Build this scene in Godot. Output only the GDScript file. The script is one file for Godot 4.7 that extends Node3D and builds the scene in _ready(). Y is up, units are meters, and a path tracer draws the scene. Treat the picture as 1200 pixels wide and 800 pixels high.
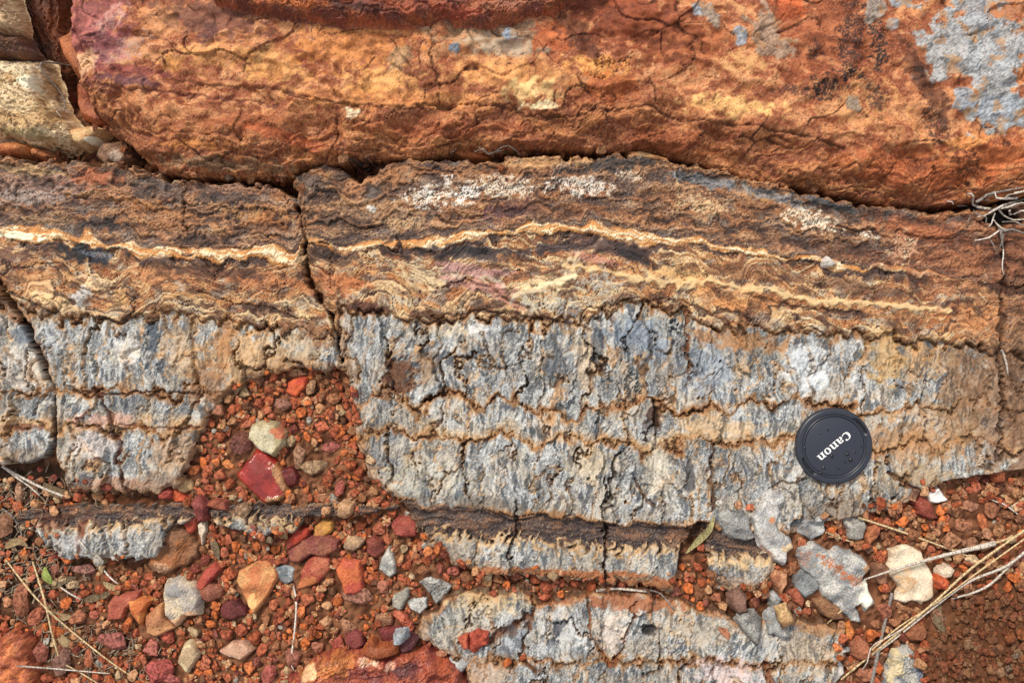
extends Node3D
# A banded rock outcrop, about one metre wide, on a hillside that slopes 30 degrees. Lengths on the slope are laid out in
# units of 0.8 mm (PX): x to the right, y down the slope, measured on the slope plane; heights above the slope plane in millimetres.

const PX := 0.0008
const SLOPE := 30.0
const EYE := 0.8792          # metres from the slope plane to the camera
const O := 200               # offset of the lookup tables
const MW := 1500             # size of the line map
const MH := 1100
const TW := 800
const TH := 620

var frame: Basis
var n_lo := FastNoiseLite.new()
var n_hi := FastNoiseLite.new()
var n_rg := FastNoiseLite.new()
var n_lam := FastNoiseLite.new()
var n_sm := FastNoiseLite.new()
var n_cv := FastNoiseLite.new()
var n_ce := FastNoiseLite.new()
var names := {}
var rocks: Array = []
var tops := PackedFloat32Array()     # height of the rocks, every 2 units
var c_top: PackedFloat32Array
var c_v1: PackedFloat32Array
var c_th: PackedFloat32Array
var c_v2: PackedFloat32Array
var c_qt: PackedFloat32Array
var c_ra: PackedFloat32Array
var c_rb: PackedFloat32Array
var c_dt: PackedFloat32Array
var c_db: PackedFloat32Array
var map_d := PackedFloat32Array()
var map_i := PackedInt32Array()
var lines: Array = []
var rng := RandomNumberGenerator.new()

class Px:
	var h := 0.0
	var c := Color.WHITE
	var zone := 0
	var side := 0
	var ox := 0.0
	var oy := 0.0

class Rock:
	var called := ""
	var x0 := 0.0
	var y0 := 0.0
	var x1 := 0.0
	var y1 := 0.0
	var step := 1.17
	var nx := 0
	var ny := 0
	var k := 1.0
	var kind := 0
	var h0 := 15.0
	var kh := -99.0          # the height its outline is laid out for, if not h0
	var skirt := 2.6
	var flute := 0.35
	var soft := [false, false, false, false]     # sides (top, bottom, left, right) that slope gently under the rubble
	var edge := 8.0          # width of the rounded rim, units
	var edge_drop := 6.0     # how far the rim rolls off, mm
	var floor_h := -40.0
	var ragged := 4.0
	var top: PackedFloat32Array
	var bot: PackedFloat32Array
	var left: PackedFloat32Array
	var right: PackedFloat32Array
	var poly := PackedVector2Array()
	var patches: Array = []
	var opt := {}
	var hs := PackedFloat32Array()
	var cs := PackedColorArray()
	var zs := PackedInt32Array()
	var rows: Array = []

# ---------------------------------------------------------------- small helpers
func rgb(r: float, g: float, b: float) -> Color:
	return Color(r / 255.0, g / 255.0, b / 255.0)

func lut(p: Array) -> PackedFloat32Array:          # [x, y, x, y ...] -> y for every whole x from -200 on
	var a := PackedFloat32Array()
	a.resize(1900)
	var n := p.size() / 2
	var s := 0
	for i in 1900:
		var x := float(i - O)
		while s < n - 2 and x > p[s * 2 + 2]:
			s += 1
		var xa := float(p[s * 2])
		var xb := float(p[s * 2 + 2])
		var t := clampf((x - xa) / maxf(xb - xa, 0.001), 0.0, 1.0)
		a[i] = lerpf(p[s * 2 + 1], p[s * 2 + 3], t * t * (3.0 - 2.0 * t) * 0.4 + t * 0.6)
	return a

func flat(v: float) -> PackedFloat32Array:
	var a := PackedFloat32Array()
	a.resize(1900)
	a.fill(v)
	return a

func hash1(a: int, b: int, s: int) -> float:
	var h := (a * 374761393 + b * 668265263 + s * 2147483647 * 3) & 0x7fffffff
	h = ((h ^ (h >> 13)) * 1274126177) & 0x7fffffff
	h = ((h ^ (h >> 16)) * 668265263) & 0x7fffffff
	return float((h ^ (h >> 15)) & 0xffff) / 65535.0

func ss(a: float, b: float, x: float) -> float:
	return smoothstep(a, b, x)

func numbered(called: String) -> String:
	var n: int = names.get(called, 0)
	names[called] = n + 1
	return called if n == 0 else "%s_%03d" % [called, n]

func plane(x: float, y: float, h: float) -> Vector3:      # a point on the slope, h in millimetres above it
	return frame * Vector3((x - 600.0) * PX, (400.0 - y) * PX, h * 0.001)

func tag(o: Node, label: String, category := "", group := "", kind := "") -> void:
	if label != "":
		o.set_meta("label", label)
	if category != "":
		o.set_meta("category", category)
	if group != "":
		o.set_meta("group", group)
	if kind != "":
		o.set_meta("kind", kind)

func base(called: String, x: float, y: float, h: float) -> Node3D:
	var o := Node3D.new()
	o.name = numbered(called)
	add_child(o, true)
	o.transform = Transform3D(frame, plane(x, y, h))
	return o

func put(mesh: Mesh, called: String, parent: Node, m: Material) -> MeshInstance3D:
	var o := MeshInstance3D.new()
	o.name = numbered(called) if parent == self else called
	o.mesh = mesh
	o.material_override = m
	parent.add_child(o, true)
	return o

func rock_material(rough: float, spec: float, tint := 1.0) -> StandardMaterial3D:
	var m := StandardMaterial3D.new()
	m.vertex_color_use_as_albedo = true
	m.vertex_color_is_srgb = true
	m.albedo_color = Color(tint, tint, tint)
	m.roughness = rough
	m.metallic_specular = spec
	return m

# ---------------------------------------------------------------- drawn lines: joints, veins and roots' stains in the rock
func stamp_lines() -> void:
	map_d.resize(MW * MH)
	map_d.fill(9.0)
	map_i.resize(MW * MH)
	for li in lines.size():
		var l: Array = lines[li]
		var p: Array = l[0]
		var w: float = l[1]
		for s in p.size() / 2 - 1:
			var a := Vector2(p[s * 2], p[s * 2 + 1])
			var b := Vector2(p[s * 2 + 2], p[s * 2 + 3])
			var m := w * 1.6 + 2.0
			for iy in range(maxi(0, int(minf(a.y, b.y) - m) + 150), mini(MH - 1, int(maxf(a.y, b.y) + m) + 150)):
				for ix in range(maxi(0, int(minf(a.x, b.x) - m) + 150), mini(MW - 1, int(maxf(a.x, b.x) + m) + 150)):
					var q := Vector2(ix - 150, iy - 150)
					var d := Geometry2D.get_closest_point_to_segment(q, a, b).distance_to(q) / w
					if d < map_d[iy * MW + ix]:
						map_d[iy * MW + ix] = d
						map_i[iy * MW + ix] = li

func tint(c: Color, to: Color, w: float) -> Color:      # stain a surface without hiding its grain
	var k := clampf((c.r * 0.35 + c.g * 0.45 + c.b * 0.2) / 0.43, 0.4, 1.2)
	k = 1.0 + (k - 1.0) * 0.8
	return c.lerp(Color(minf(to.r * k, 0.97), minf(to.g * k, 0.97), minf(to.b * k, 0.97)), w)

func on_lines(x: float, y: float, wob: float, p: Px) -> void:
	var fx := x + wob * 4.0 + 150.0
	var fy := y + wob * 3.0 + 150.0
	if fx < 1.0 or fy < 1.0 or fx > MW - 3 or fy > MH - 3:
		return
	var at := int(fy) * MW + int(fx)
	var d := map_d[at]
	if d > 1.6:
		return
	var u := fx - floorf(fx)
	var v := fy - floorf(fy)
	d = lerpf(lerpf(d, map_d[at + 1], u), lerpf(map_d[at + MW], map_d[at + MW + 1], u), v)
	var l: Array = lines[map_i[at]]
	d *= 1.0 + 1.1 * n_hi.get_noise_2d(x * 0.045 + 900.0, y * 0.045) + 0.3 * wob
	var w := 1.0 - ss(0.35, 1.25, d)
	p.c = p.c.lerp(l[2], w * float(l[3]))
	p.h += float(l[4]) * w

# ---------------------------------------------------------------- what the rocks are made of
# Fibrous grey quartz in rows of blocks between two curves.
func quartz(x: float, y: float, row_top: float, row_bot: float, row: int, across: float, wx: float, p: Px) -> void:
	var hgt := maxf(row_bot - row_top, 8.0)
	var nr := maxf(1.0, roundf(hgt / 47.0))
	var jx := n_sm.get_noise_2d(x * 0.028 + 61.0, y * 0.020) * 0.5 + n_hi.get_noise_2d(x * 0.11 + 61.0, y * 0.09) * 0.22
	var jy := n_sm.get_noise_2d(x * 0.026, y * 0.03 + 83.0) * 0.6 + n_hi.get_noise_2d(x * 0.10, y * 0.10 + 83.0) * 0.22
	var u := (x + wx * 8.0 + jx * 16.0 + (y - row_top) * 0.12) / across + float(row) * 7.31
	var v := (y - row_top + jy * 16.0) / hgt * nr
	var iu := int(floorf(u))
	var iv := clampi(int(floorf(v)), 0, int(nr) - 1)
	var f1 := 9.0
	var f2 := 9.0
	var cu := 0
	var cv := 0
	var du := 0
	var dv := 0
	var px := 0.0
	var py := 0.0
	for b in range(iv - 1, iv + 2):
		if b < 0 or b >= int(nr):
			continue
		for a in range(iu - 1, iu + 2):
			var skip := hash1(a, b, row + 70)
			if skip < 0.16 and a != iu:
				continue
			var qx := float(a) + 0.5 + 0.9 * (hash1(a, b, row) - 0.5)
			var qy := float(b) + 0.5 + 0.6 * (hash1(a, b, row + 50) - 0.5)
			var dx := u - qx
			var dy := (v - qy) * (0.7 if skip < 0.5 else 0.45)
			var d := dx * dx + dy * dy
			if d < f1:
				f2 = f1
				du = cu
				dv = cv
				f1 = d
				cu = a
				cv = b
				px = dx
				py = dy
			elif d < f2:
				f2 = d
				du = a
				dv = b
	var gap := (sqrt(f2) - sqrt(f1)) * across
	var ha := hash1(cu, cv, row + 9)
	var hb := hash1(cu, cv, row + 19)
	var hc := hash1(cu, cv, row + 29)
	var pair := hash1(cu + du, cv + dv, row + 39)
	var ends := minf(y - row_top, row_bot - y) * 1.2
	var sx := x + (y - row_top) * (hb - 0.42) * 0.7 + jx * 3.0
	var fib := n_hi.get_noise_2d(sx * 0.17 + ha * 90.0, y * 0.034)
	var fine := n_hi.get_noise_2d(sx * 0.62, y * 0.17 + 40.0)
	var wob := jx * 7.0 + fine * 0.9
	var cry := n_cv.get_noise_2d((sx + wob) * 0.085, (y + wob) * 0.042)
	var cre := n_ce.get_noise_2d((sx + wob) * 0.085, (y + wob) * 0.042)
	var speck := n_hi.get_noise_2d(sx * 0.9 + 31.0, y * 0.5)
	var mot := n_lo.get_noise_2d(x * 0.024 + hb * 7.0, y * 0.016)
	var mot2 := n_lo.get_noise_2d(sx * 0.06 + 300.0, y * 0.022)
	var open := n_sm.get_noise_2d(x * 0.016 + 700.0, y * 0.03)
	var lum := 0.55 + fib * 0.24 + fine * 0.28 + mot * 0.30 + cry * 0.17 + (hc - 0.5) * 0.40 + speck * 0.46
	var c := rgb(88, 91, 95).lerp(rgb(210, 211, 208), clampf(lum, 0.0, 1.0))
	var dk := ss(0.10, 0.5, mot2 * 0.8 + mot * 0.4 - fib * 0.6 - fine * 0.25)
	c = c.lerp(rgb(62, 69, 79), dk * 0.72)
	var warm := ss(-0.05, 0.45, n_lo.get_noise_2d(x * 0.016 + 21.0, y * 0.02 + 4.0) + (ha - 0.55) * 0.5 + fine * 0.45 + (0.16 if row >= 2 else 0.0))
	c = tint(c, rgb(162, 138, 108), warm * 0.36)
	# joints: some only show as a change of tone, some are hairlines, some gape and hold brown earth
	var wide := 0.0
	if pair > 0.9:
		wide = 1.8 + 1.6 * (pair - 0.9) / 0.1 + open * 1.6
	elif pair > 0.58:
		wide = 1.3 + open * 0.9
	var joint := ss(wide, wide * 0.3, gap + fine * 0.5) if wide > 0.1 else 0.0
	var seam_w := maxf(0.12, 0.9 + open * 2.6 + mot2 * 3.4 + (pair - 0.5) * 1.2)
	var seam := ss(seam_w, seam_w * 0.3, ends + fine * 0.8)
	var deep := maxf(joint * (1.0 if pair > 0.9 else 0.7), seam)
	var rimmed := ss(0.12, 0.3, pair)
	var near_j := maxf(ss(4.6 + mot * 5.0, 1.2, gap + fine * 1.2) * rimmed, ss(10.0 + mot * 12.0, 2.0, ends + fine * 3.0))
	c = tint(c, rgb(172, 128, 84), clampf(near_j * (0.56 + fine * 0.6 + mot * 0.8), 0.0, 0.8))
	c = c.lerp(rgb(150, 98, 56), ss(seam_w * 2.6 + 4.0, seam_w, ends + fine * 2.5) * 0.85 + joint * 0.25)
	c = c.lerp(rgb(70, 46, 34), deep * 0.82)
	var hair := 1.0 - absf(n_sm.get_noise_2d(x * 0.030 + hc * 11.0 + jx * 0.8, y * 0.018 + 77.0)) * (24.0 + 16.0 * fib)
	if hair > 0.0:
		hair *= ss(-0.1, 0.3, mot2 + (ha - 0.5))
		c = c.lerp(rgb(118, 90, 66) if ha > 0.5 else rgb(66, 66, 68), hair * 0.42)
	var facet := ss(-0.90, -0.99, cre)
	c = c.lerp(rgb(150, 112, 76) if ha > 0.4 else rgb(92, 88, 84), facet * ss(-0.15, 0.25, mot + mot2) * 0.6)
	p.c = c
	p.h = 14.0 + cry * 0.5 - facet * 0.35 + (ha - 0.5) * 3.6 + (px * (hb - 0.5) * 11.0 + py * (ha - 0.5) * 9.0) + fib * 0.40 + fine * 0.10 + mot2 * 1.1 + mot * 1.4 - dk * 0.4
	p.h -= joint * (4.5 if pair > 0.9 else 1.3) + seam * (1.6 + 1.6 * maxf(open, -0.4)) + maxf(hair, 0.0) * 0.7 + ss(5.0, 0.0, minf(gap if pair > 0.4 else 9.0, ends)) * 0.9
	p.zone = 10 + ((cu & 63) * 4 + cv) + row * 300

func bed(x: float, y: float, p: Px) -> void:
	var wx := n_lo.get_noise_2d(x * 0.014, y * 0.014)
	var wy := n_lo.get_noise_2d(x * 0.02 + 91.0, y * 0.02 + 37.0)
	var jag := n_hi.get_noise_2d(x * 0.055 + 13.0, y * 0.03)
	var fine := n_hi.get_noise_2d(x * 0.42, y * 0.5 + 9.0)
	var grain := n_hi.get_noise_2d(x * 0.95 + 500.0, y * 0.95)
	var i := clampi(int(x), -199, 1698) + O
	var top := c_top[i]
	var v1 := c_v1[i]
	var th := maxf(0.5, c_th[i] * (0.72 + 0.55 * n_sm.get_noise_2d(x * 0.013 + 50.0, 3.0 if y < v1 else 30.0) + 0.22 * n_hi.get_noise_2d(x * 0.05 + 50.0, 9.0 if y < v1 else 40.0)))
	var qt := c_qt[i]
	var dt := c_dt[i]
	var db := c_db[i]
	var yb := y + wy * 5.0 + n_sm.get_noise_2d(x * 0.020 + 13.0, y * 0.02) * 3.2 + jag * 0.7 + fine * 0.9
	var yq := y + wy * 9.0 + jag * 7.0 + fine * 1.2
	if yb < v1 - th:
		# brown ironstone laminae
		var t := (y - top) / maxf(v1 - top, 10.0)
		var s := t * 5.0 + wy * 0.7 + jag * 0.14
		var lam := n_lam.get_noise_2d(s * 1.3, x * 0.0035 + 20.0)
		var thin := n_lam.get_noise_2d(s * 5.5, x * 0.006)
		var m := n_lo.get_noise_2d(x * 0.016 + 40.0, y * 0.05)
		var dash := n_hi.get_noise_2d(x * 0.09 + 7.0, (y - v1) * 0.5)
		var c := rgb(94, 60, 42).lerp(rgb(158, 98, 58), ss(-0.45, 0.45, lam + dash * 0.36 + fine * 0.10))
		c = c.lerp(rgb(190, 132, 82), ss(0.12, 0.55, m + thin * 0.3 + dash * 0.3) * 0.6)
		c = tint(c, rgb(74, 56, 50), ss(12.0, 3.0, v1 - th - yb + dash * 6.0 + lam * 6.0) * 0.6)
		c = c.lerp(rgb(62, 46, 42), ss(0.12, 0.5, -m - lam * 0.4 + fine * 0.3) * 0.75)
		c = c.lerp(rgb(120, 116, 116), ss(0.2, 0.5, n_lo.get_noise_2d(x * 0.013 + 7.0, s * 0.8 + 4.0)) * 0.45)
		c = c.lerp(rgb(212, 172, 128), ss(0.26, 0.55, fine * 0.6 + dash * 0.5 + m * 0.45) * 0.55)
		c = c.darkened(ss(0.1, 0.6, grain) * 0.16)
		c = c.lerp(rgb(222, 182, 138), ss(0.22, 0.6, -grain + m * 0.4 - 0.1) * 0.35)
		var ledge := (hash1(int(floorf(s * 2.6)) + 90, 2, 7) - 0.5)
		c = c.darkened(maxf(ledge, 0.0) * 0.35)
		c = c.lightened(maxf(-ledge, 0.0) * 0.16)
		var ln := 1.0 - absf(thin + lam * 0.3) * 7.0
		ln = maxf(ln, ss(0.10, 0.02, s * 2.6 - floorf(s * 2.6)) * 0.9)
		if ln > 0.0:
			c = c.lerp(rgb(52, 36, 30), ln * 0.7)
			p.h = -0.9 * ln
		else:
			p.h = 0.0
		p.c = c
		p.h += 17.0 - ledge * 1.8 + lam * 1.9 + thin * 0.45 + dash * 0.22 + fine * 0.08 + m * 1.8 + grain * 0.06
		p.zone = 0
	elif yb < v1 + th:
		var q := absf(yb - v1) / th
		var run := n_hi.get_noise_2d(x * 0.018 + 5.0, (yb - v1) * 0.16)          # streaks along the vein
		var str := n_hi.get_noise_2d(x * 0.07, (yb - v1) * 0.55 + 30.0)
		var c := rgb(226, 184, 118).lerp(rgb(242, 222, 184), ss(-0.15, 0.4, run + str * 0.5))
		c = c.lerp(rgb(206, 126, 60), ss(0.05, 0.5, -run + str * 0.4 + q * 0.3) * 0.8)
		c = c.lerp(rgb(150, 96, 56), ss(0.25, 0.6, -str + q * 0.3) * 0.7)
		c = c.lerp(rgb(96, 58, 36), ss(0.72, 1.02, q + str * 0.2) * 0.7)
		c = c.darkened(ss(0.2, 0.6, grain) * 0.2)
		p.c = c
		p.h = 18.6 + str * 0.7 + run * 0.8 - q * q * 1.5 + grain * 0.08
		p.zone = 1
	elif yq < qt:
		# contorted ochre and cream layers
		var t := (y - v1) / maxf(qt - v1, 10.0)
		var f1 := n_sm.get_noise_2d(x * 0.010 + 5.0, y * 0.007 + 60.0)
		var f2 := n_sm.get_noise_2d(x * 0.030 + 25.0, y * 0.016)
		var f3 := n_hi.get_noise_2d(x * 0.075 + 45.0, y * 0.035)
		var s := t * 5.4 + f1 * 1.1 + f2 * 0.34 + f3 * 0.11 + wy * 0.3
		var li := floorf(s)
		var lf := s - li
		var k1 := hash1(int(li) + 60, 3, 5)
		var k2 := hash1(int(li) + 60, 8, 6)
		var str := n_lam.get_noise_2d(s * 2.1 + 80.0, x * 0.008)
		var blo := n_lo.get_noise_2d(x * 0.022 + k1 * 40.0, y * 0.04)
		var thread := n_lam.get_noise_2d(s * 7.5 + 11.0, x * 0.012)
		var c := rgb(132, 82, 48).lerp(rgb(200, 138, 82), ss(-0.35, 0.35, blo + (k1 - 0.5) * 0.7 + str * 0.4 + thread * 0.35))
		c = c.lerp(rgb(228, 194, 142), ss(0.1, 0.5, str * 0.7 + (k2 - 0.55) * 0.8 + blo * 0.25 + thread * 0.3) * 0.8)
		c = c.lerp(rgb(172, 90, 46), ss(0.12, 0.5, -str * 0.6 + f3 * 0.5 + (0.5 - k2) * 0.5) * 0.55)
		c = c.lerp(rgb(172, 170, 160), ss(0.15, 0.45, n_lo.get_noise_2d(x * 0.026 + 150.0, y * 0.05) + t * 0.35 - 0.18) * 0.6)
		c = c.lerp(rgb(70, 46, 36), ss(0.18, 0.5, -blo + fine * 0.3 + (k1 - 0.6) * 0.4) * 0.65)
		c = c.lerp(rgb(236, 206, 160), ss(0.3, 0.6, fine + str * 0.3) * 0.22)
		c = c.lerp(rgb(92, 56, 36), ss(0.15, 0.45, thread + grain * 0.2) * 0.42)
		c = c.darkened(ss(0.1, 0.6, grain) * 0.34)
		c = c.lightened(ss(0.15, 0.6, -grain) * 0.16)
		var lw := 0.085 + 0.07 * f2 + 0.05 * fine
		var ln := maxf(ss(lw, lw * 0.35, lf), 0.0)
		var ln2 := ss(0.05, 0.012, absf(str + 0.12)) * ss(-0.1, 0.3, blo) * 0.7
		c = c.lerp(rgb(48, 31, 24), maxf(ln * 0.85, ln2))
		c = c.lerp(rgb(236, 206, 154), ss(0.30, 0.12, lf) * (1.0 - ln) * ss(0.35, 0.6, k2) * 0.6)
		c = c.lerp(rgb(98, 60, 36), ss(9.0, 1.0, qt - yq) * 0.6)
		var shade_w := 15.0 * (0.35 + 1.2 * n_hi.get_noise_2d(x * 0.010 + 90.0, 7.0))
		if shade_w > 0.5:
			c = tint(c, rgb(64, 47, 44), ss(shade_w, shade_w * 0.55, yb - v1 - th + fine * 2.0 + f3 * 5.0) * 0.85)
		p.c = c
		p.h = 15.2 + k1 * 3.0 + (1.0 - lf) * 1.5 + str * 0.6 + thread * 0.5 + f2 * 1.2 + fine * 0.1 - ln * 1.6 - ln2 * 0.6 - ss(6.0, 0.0, qt - yq) * 1.5 + grain * 0.08
		p.zone = 2
	elif yb < dt:
		var ra := c_ra[i]
		var rb := c_rb[i]
		var saw := absf(fposmod(x * 0.09 + wx * 2.0, 1.0) - 0.5) * 4.0 * (0.4 + jag)
		var yr := y + wy * 10.0 + jag * 5.0 + saw + n_sm.get_noise_2d(x * 0.015 + 77.0, y * 0.006) * 8.0 + fine * 1.6
		if yr < ra:
			quartz(x, y, qt - wy * 9.0 - jag * 9.0, ra - (yr - y), 1, 25.0, wx, p)
		elif yr < rb:
			quartz(x, y, ra - (yr - y), rb - (yr - y), 2, 30.0, wx, p)
			p.h -= 0.8
			p.c = tint(p.c, rgb(176, 136, 92), ss(16.0, 3.0, rb - yr + jag * 6.0) * (0.5 + fine * 0.4))
		else:
			quartz(x, y, rb - (yr - y), dt - (yb - y), 3, 27.0, wx, p)
		p.c = p.c.darkened(ss(0.3, 0.6, grain) * 0.18)
	else:
		var tooth := absf(fposmod(x * 0.052 + wx * 1.5, 1.0) - 0.5) * 2.0
		var tooth2 := absf(fposmod(x * 0.131 + wx * 3.0 + 0.3, 1.0) - 0.5) * 2.0
		var yd := y - (tooth * 14.0 + tooth2 * 5.0 - 9.0) + jag * 4.0
		if yd < db:
			var m := n_lo.get_noise_2d(x * 0.03 + 80.0, y * 0.06 + 10.0)
			var lam := n_lam.get_noise_2d((yb - dt) * 0.12, x * 0.006)
			var c := rgb(58, 46, 44).lerp(rgb(104, 80, 68), ss(-0.3, 0.5, fine + lam * 0.6))
			c = c.lerp(rgb(146, 98, 66), ss(0.15, 0.5, m + fine * 0.4) * 0.6)
			c = c.lerp(rgb(36, 32, 36), ss(0.1, 0.4, -m - fine * 0.2) * 0.6)
			c = c.lerp(rgb(150, 138, 126), ss(0.4, 0.65, grain + fine * 0.5) * 0.5)
			p.c = c
			p.h = 8.5 + lam * 1.2 + m * 1.3 + fine * 0.3 + grain * 0.12 + ss(8.0, 0.0, yb - dt) * 3.0
			p.zone = 3
		else:
			quartz(x, y, db + (y - yd), db + 64.0, 5, 36.0, wx, p)
			p.c = p.c.lerp(rgb(214, 180, 134), ss(14.0, 1.0, yd - db) * (0.7 + fine * 0.5))
			p.c = p.c.lerp(rgb(104, 96, 88), ss(0.0, 0.5, grain + fine) * 0.35)
			p.h += grain * 0.25 + ss(0.0, 10.0, yd - db) * 1.5 - 2.0

func boulder(x: float, y: float, r: Rock, p: Px) -> void:
	var i := clampi(int(x), -199, 1698) + O
	var bot: float = r.bot[i]
	var wx := n_lo.get_noise_2d(x * 0.007 + 11.0, y * 0.009)
	var wy := n_lo.get_noise_2d(x * 0.009 + 51.0, y * 0.012 + 8.0)
	var fine0 := n_hi.get_noise_2d(x * 0.20, y * 0.2 + 77.0)
	var m := n_sm.get_noise_2d(x * 0.010 + wx * 1.2, y * 0.020 + wy * 1.2)
	var m2 := n_hi.get_noise_2d(x * 0.012 + wy * 1.2 + 33.0, y * 0.034 + wx) * 0.7
	var bx := n_sm.get_noise_2d(x * 0.011 + 11.0, y * 0.014)
	var by := n_sm.get_noise_2d(x * 0.012 + 51.0, y * 0.016 + 8.0)
	var fx := (x + bx * 26.0 + y * 0.25 + fine0 * 1.2) * 0.0125
	var fy := (y + by * 16.0 - x * 0.06 + fine0 * 1.2) * 0.020
	var face := n_cv.get_noise_2d(fx, fy)
	var rift := n_ce.get_noise_2d(fx, fy)
	var fine := n_hi.get_noise_2d(x * 0.20, y * 0.42)
	var grain := n_hi.get_noise_2d(x * 0.9 + 200.0, y * 0.95)
	var low := ss(85.0, 25.0, bot - y)
	var s := (bot - y) * 0.045 + wy * 1.6 + m2 * 0.25
	var lam := n_lam.get_noise_2d(s * 1.6 + 5.0, x * 0.003)
	var thin := n_lam.get_noise_2d(s * 6.0 + 35.0, x * 0.005)
	var c := rgb(150, 78, 48).lerp(rgb(206, 130, 80), ss(-0.5, 0.5, m + m2 * 0.5 + face * 0.35))
	c = c.lerp(rgb(212, 150, 104), ss(0.05, 0.5, m2 + m * 0.3 + fine * 0.06) * 0.42 * (1.0 - low * 0.5))
	c = c.lerp(rgb(128, 66, 42), ss(0.08, 0.45, -m2 + fine * 0.08) * 0.42)
	c = c.lerp(rgb(134, 72, 46).lerp(rgb(192, 120, 68), ss(-0.3, 0.4, lam + fine * 0.3)), low * 0.75)
	var ln := maxf(0.0, 1.0 - absf(thin + lam * 0.4) * 9.0) * low
	c = c.lerp(rgb(84, 44, 30), ln * 0.6)
	var cr := 1.0 - absf(n_rg.get_noise_2d(x * 0.012 + wx, y * 0.018 + wy)) * 40.0
	if cr > 0.0:
		c = c.lerp(rgb(70, 40, 28), cr * 0.75)
	c = c.lerp(rgb(238, 196, 140), ss(0.42, 0.7, fine + m2 * 0.3) * 0.25)
	var cr2 := 1.0 - absf(n_sm.get_noise_2d(x * 0.034 + wy * 2.0 + 70.0, y * 0.04 + wx * 2.0)) * 22.0
	if cr2 > 0.0:
		c = c.lerp(rgb(98, 56, 36), cr2 * ss(-0.1, 0.2, m2 + 0.1) * 0.75)
	c = c.lerp(rgb(112, 62, 40), ss(0.18, 0.5, n_hi.get_noise_2d(x * 0.14 + 40.0, y * 0.2) + grain * 0.35) * 0.22)
	c = c.lerp(rgb(226, 170, 110), ss(0.2, 0.5, n_hi.get_noise_2d(x * 0.12 + 140.0, y * 0.17) - grain * 0.35) * 0.20)
	c = c.darkened(ss(0.1, 0.6, grain) * 0.20)
	c = c.lightened(ss(0.15, 0.6, -grain) * 0.10)
	var gape := ss(-0.955, -0.995, rift) * ss(-0.2, 0.3, m2 + wx)
	c = c.lerp(rgb(72, 40, 28), gape * 0.85)
	p.c = c
	# flaked scarps: the noise is cut into terraces
	var f := n_sm.get_noise_2d(x * 0.0085 + wx * 0.7, y * 0.015 + wy * 0.5) * 3.2 + n_sm.get_noise_2d(x * 0.024 + 9.0, y * 0.034) * 0.9 + m2 * 0.25
	var ter := floorf(f) + ss(0.0, 0.22, f - floorf(f))
	var prof := clampf((bot - y) / 150.0, 0.0, 1.6)
	var under := clampf((66.0 + by * 22.0 - (bot - y)) / 66.0, 0.0, 1.0)
	var h := r.h0 - 5.0 * (1.0 - minf(prof, 1.0)) - 19.0 * pow(under, 1.25) - maxf(0.0, prof - 0.95) * 16.0
	h += face * 1.8 - gape * 1.4 + f * 1.2 + n_sm.get_noise_2d(x * 0.05, y * 0.06) * 0.8 + fine * 0.05 + (lam * 2.2 + thin * 0.3 - ln * 1.0) * low - maxf(cr, 0.0) * 0.9 - maxf(cr2, 0.0) * ss(-0.1, 0.2, m2 + 0.1) * 0.5
	p.h = h
	p.zone = 0

func lower_quartz(x: float, y: float, r: Rock, p: Px) -> void:
	var i := clampi(int(x), -199, 1698) + O
	var wx := n_lo.get_noise_2d(x * 0.014, y * 0.014)
	var jag := n_lo.get_noise_2d(x * 0.06 + 13.0, y * 0.04)
	var grain := n_hi.get_noise_2d(x * 0.95 + 500.0, y * 0.95)
	var t0: float = r.top[i]
	if y + jag * 8.0 < 776.0:
		quartz(x, y, t0 + 4.0 - jag * 4.0, 776.0 - jag * 8.0, 6, 50.0, wx, p)
	else:
		quartz(x, y, 776.0 - jag * 8.0, 880.0, 7, 34.0, wx, p)
	p.c = tint(p.c, rgb(150, 100, 64), ss(14.0, 2.0, y - t0 + jag * 14.0 + grain * 4.0) * 0.6)
	p.c = p.c.darkened(ss(0.3, 0.6, grain) * 0.2)
	p.h += r.h0 - 14.0 + ss(820.0, 880.0, x) * 8.0

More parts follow.
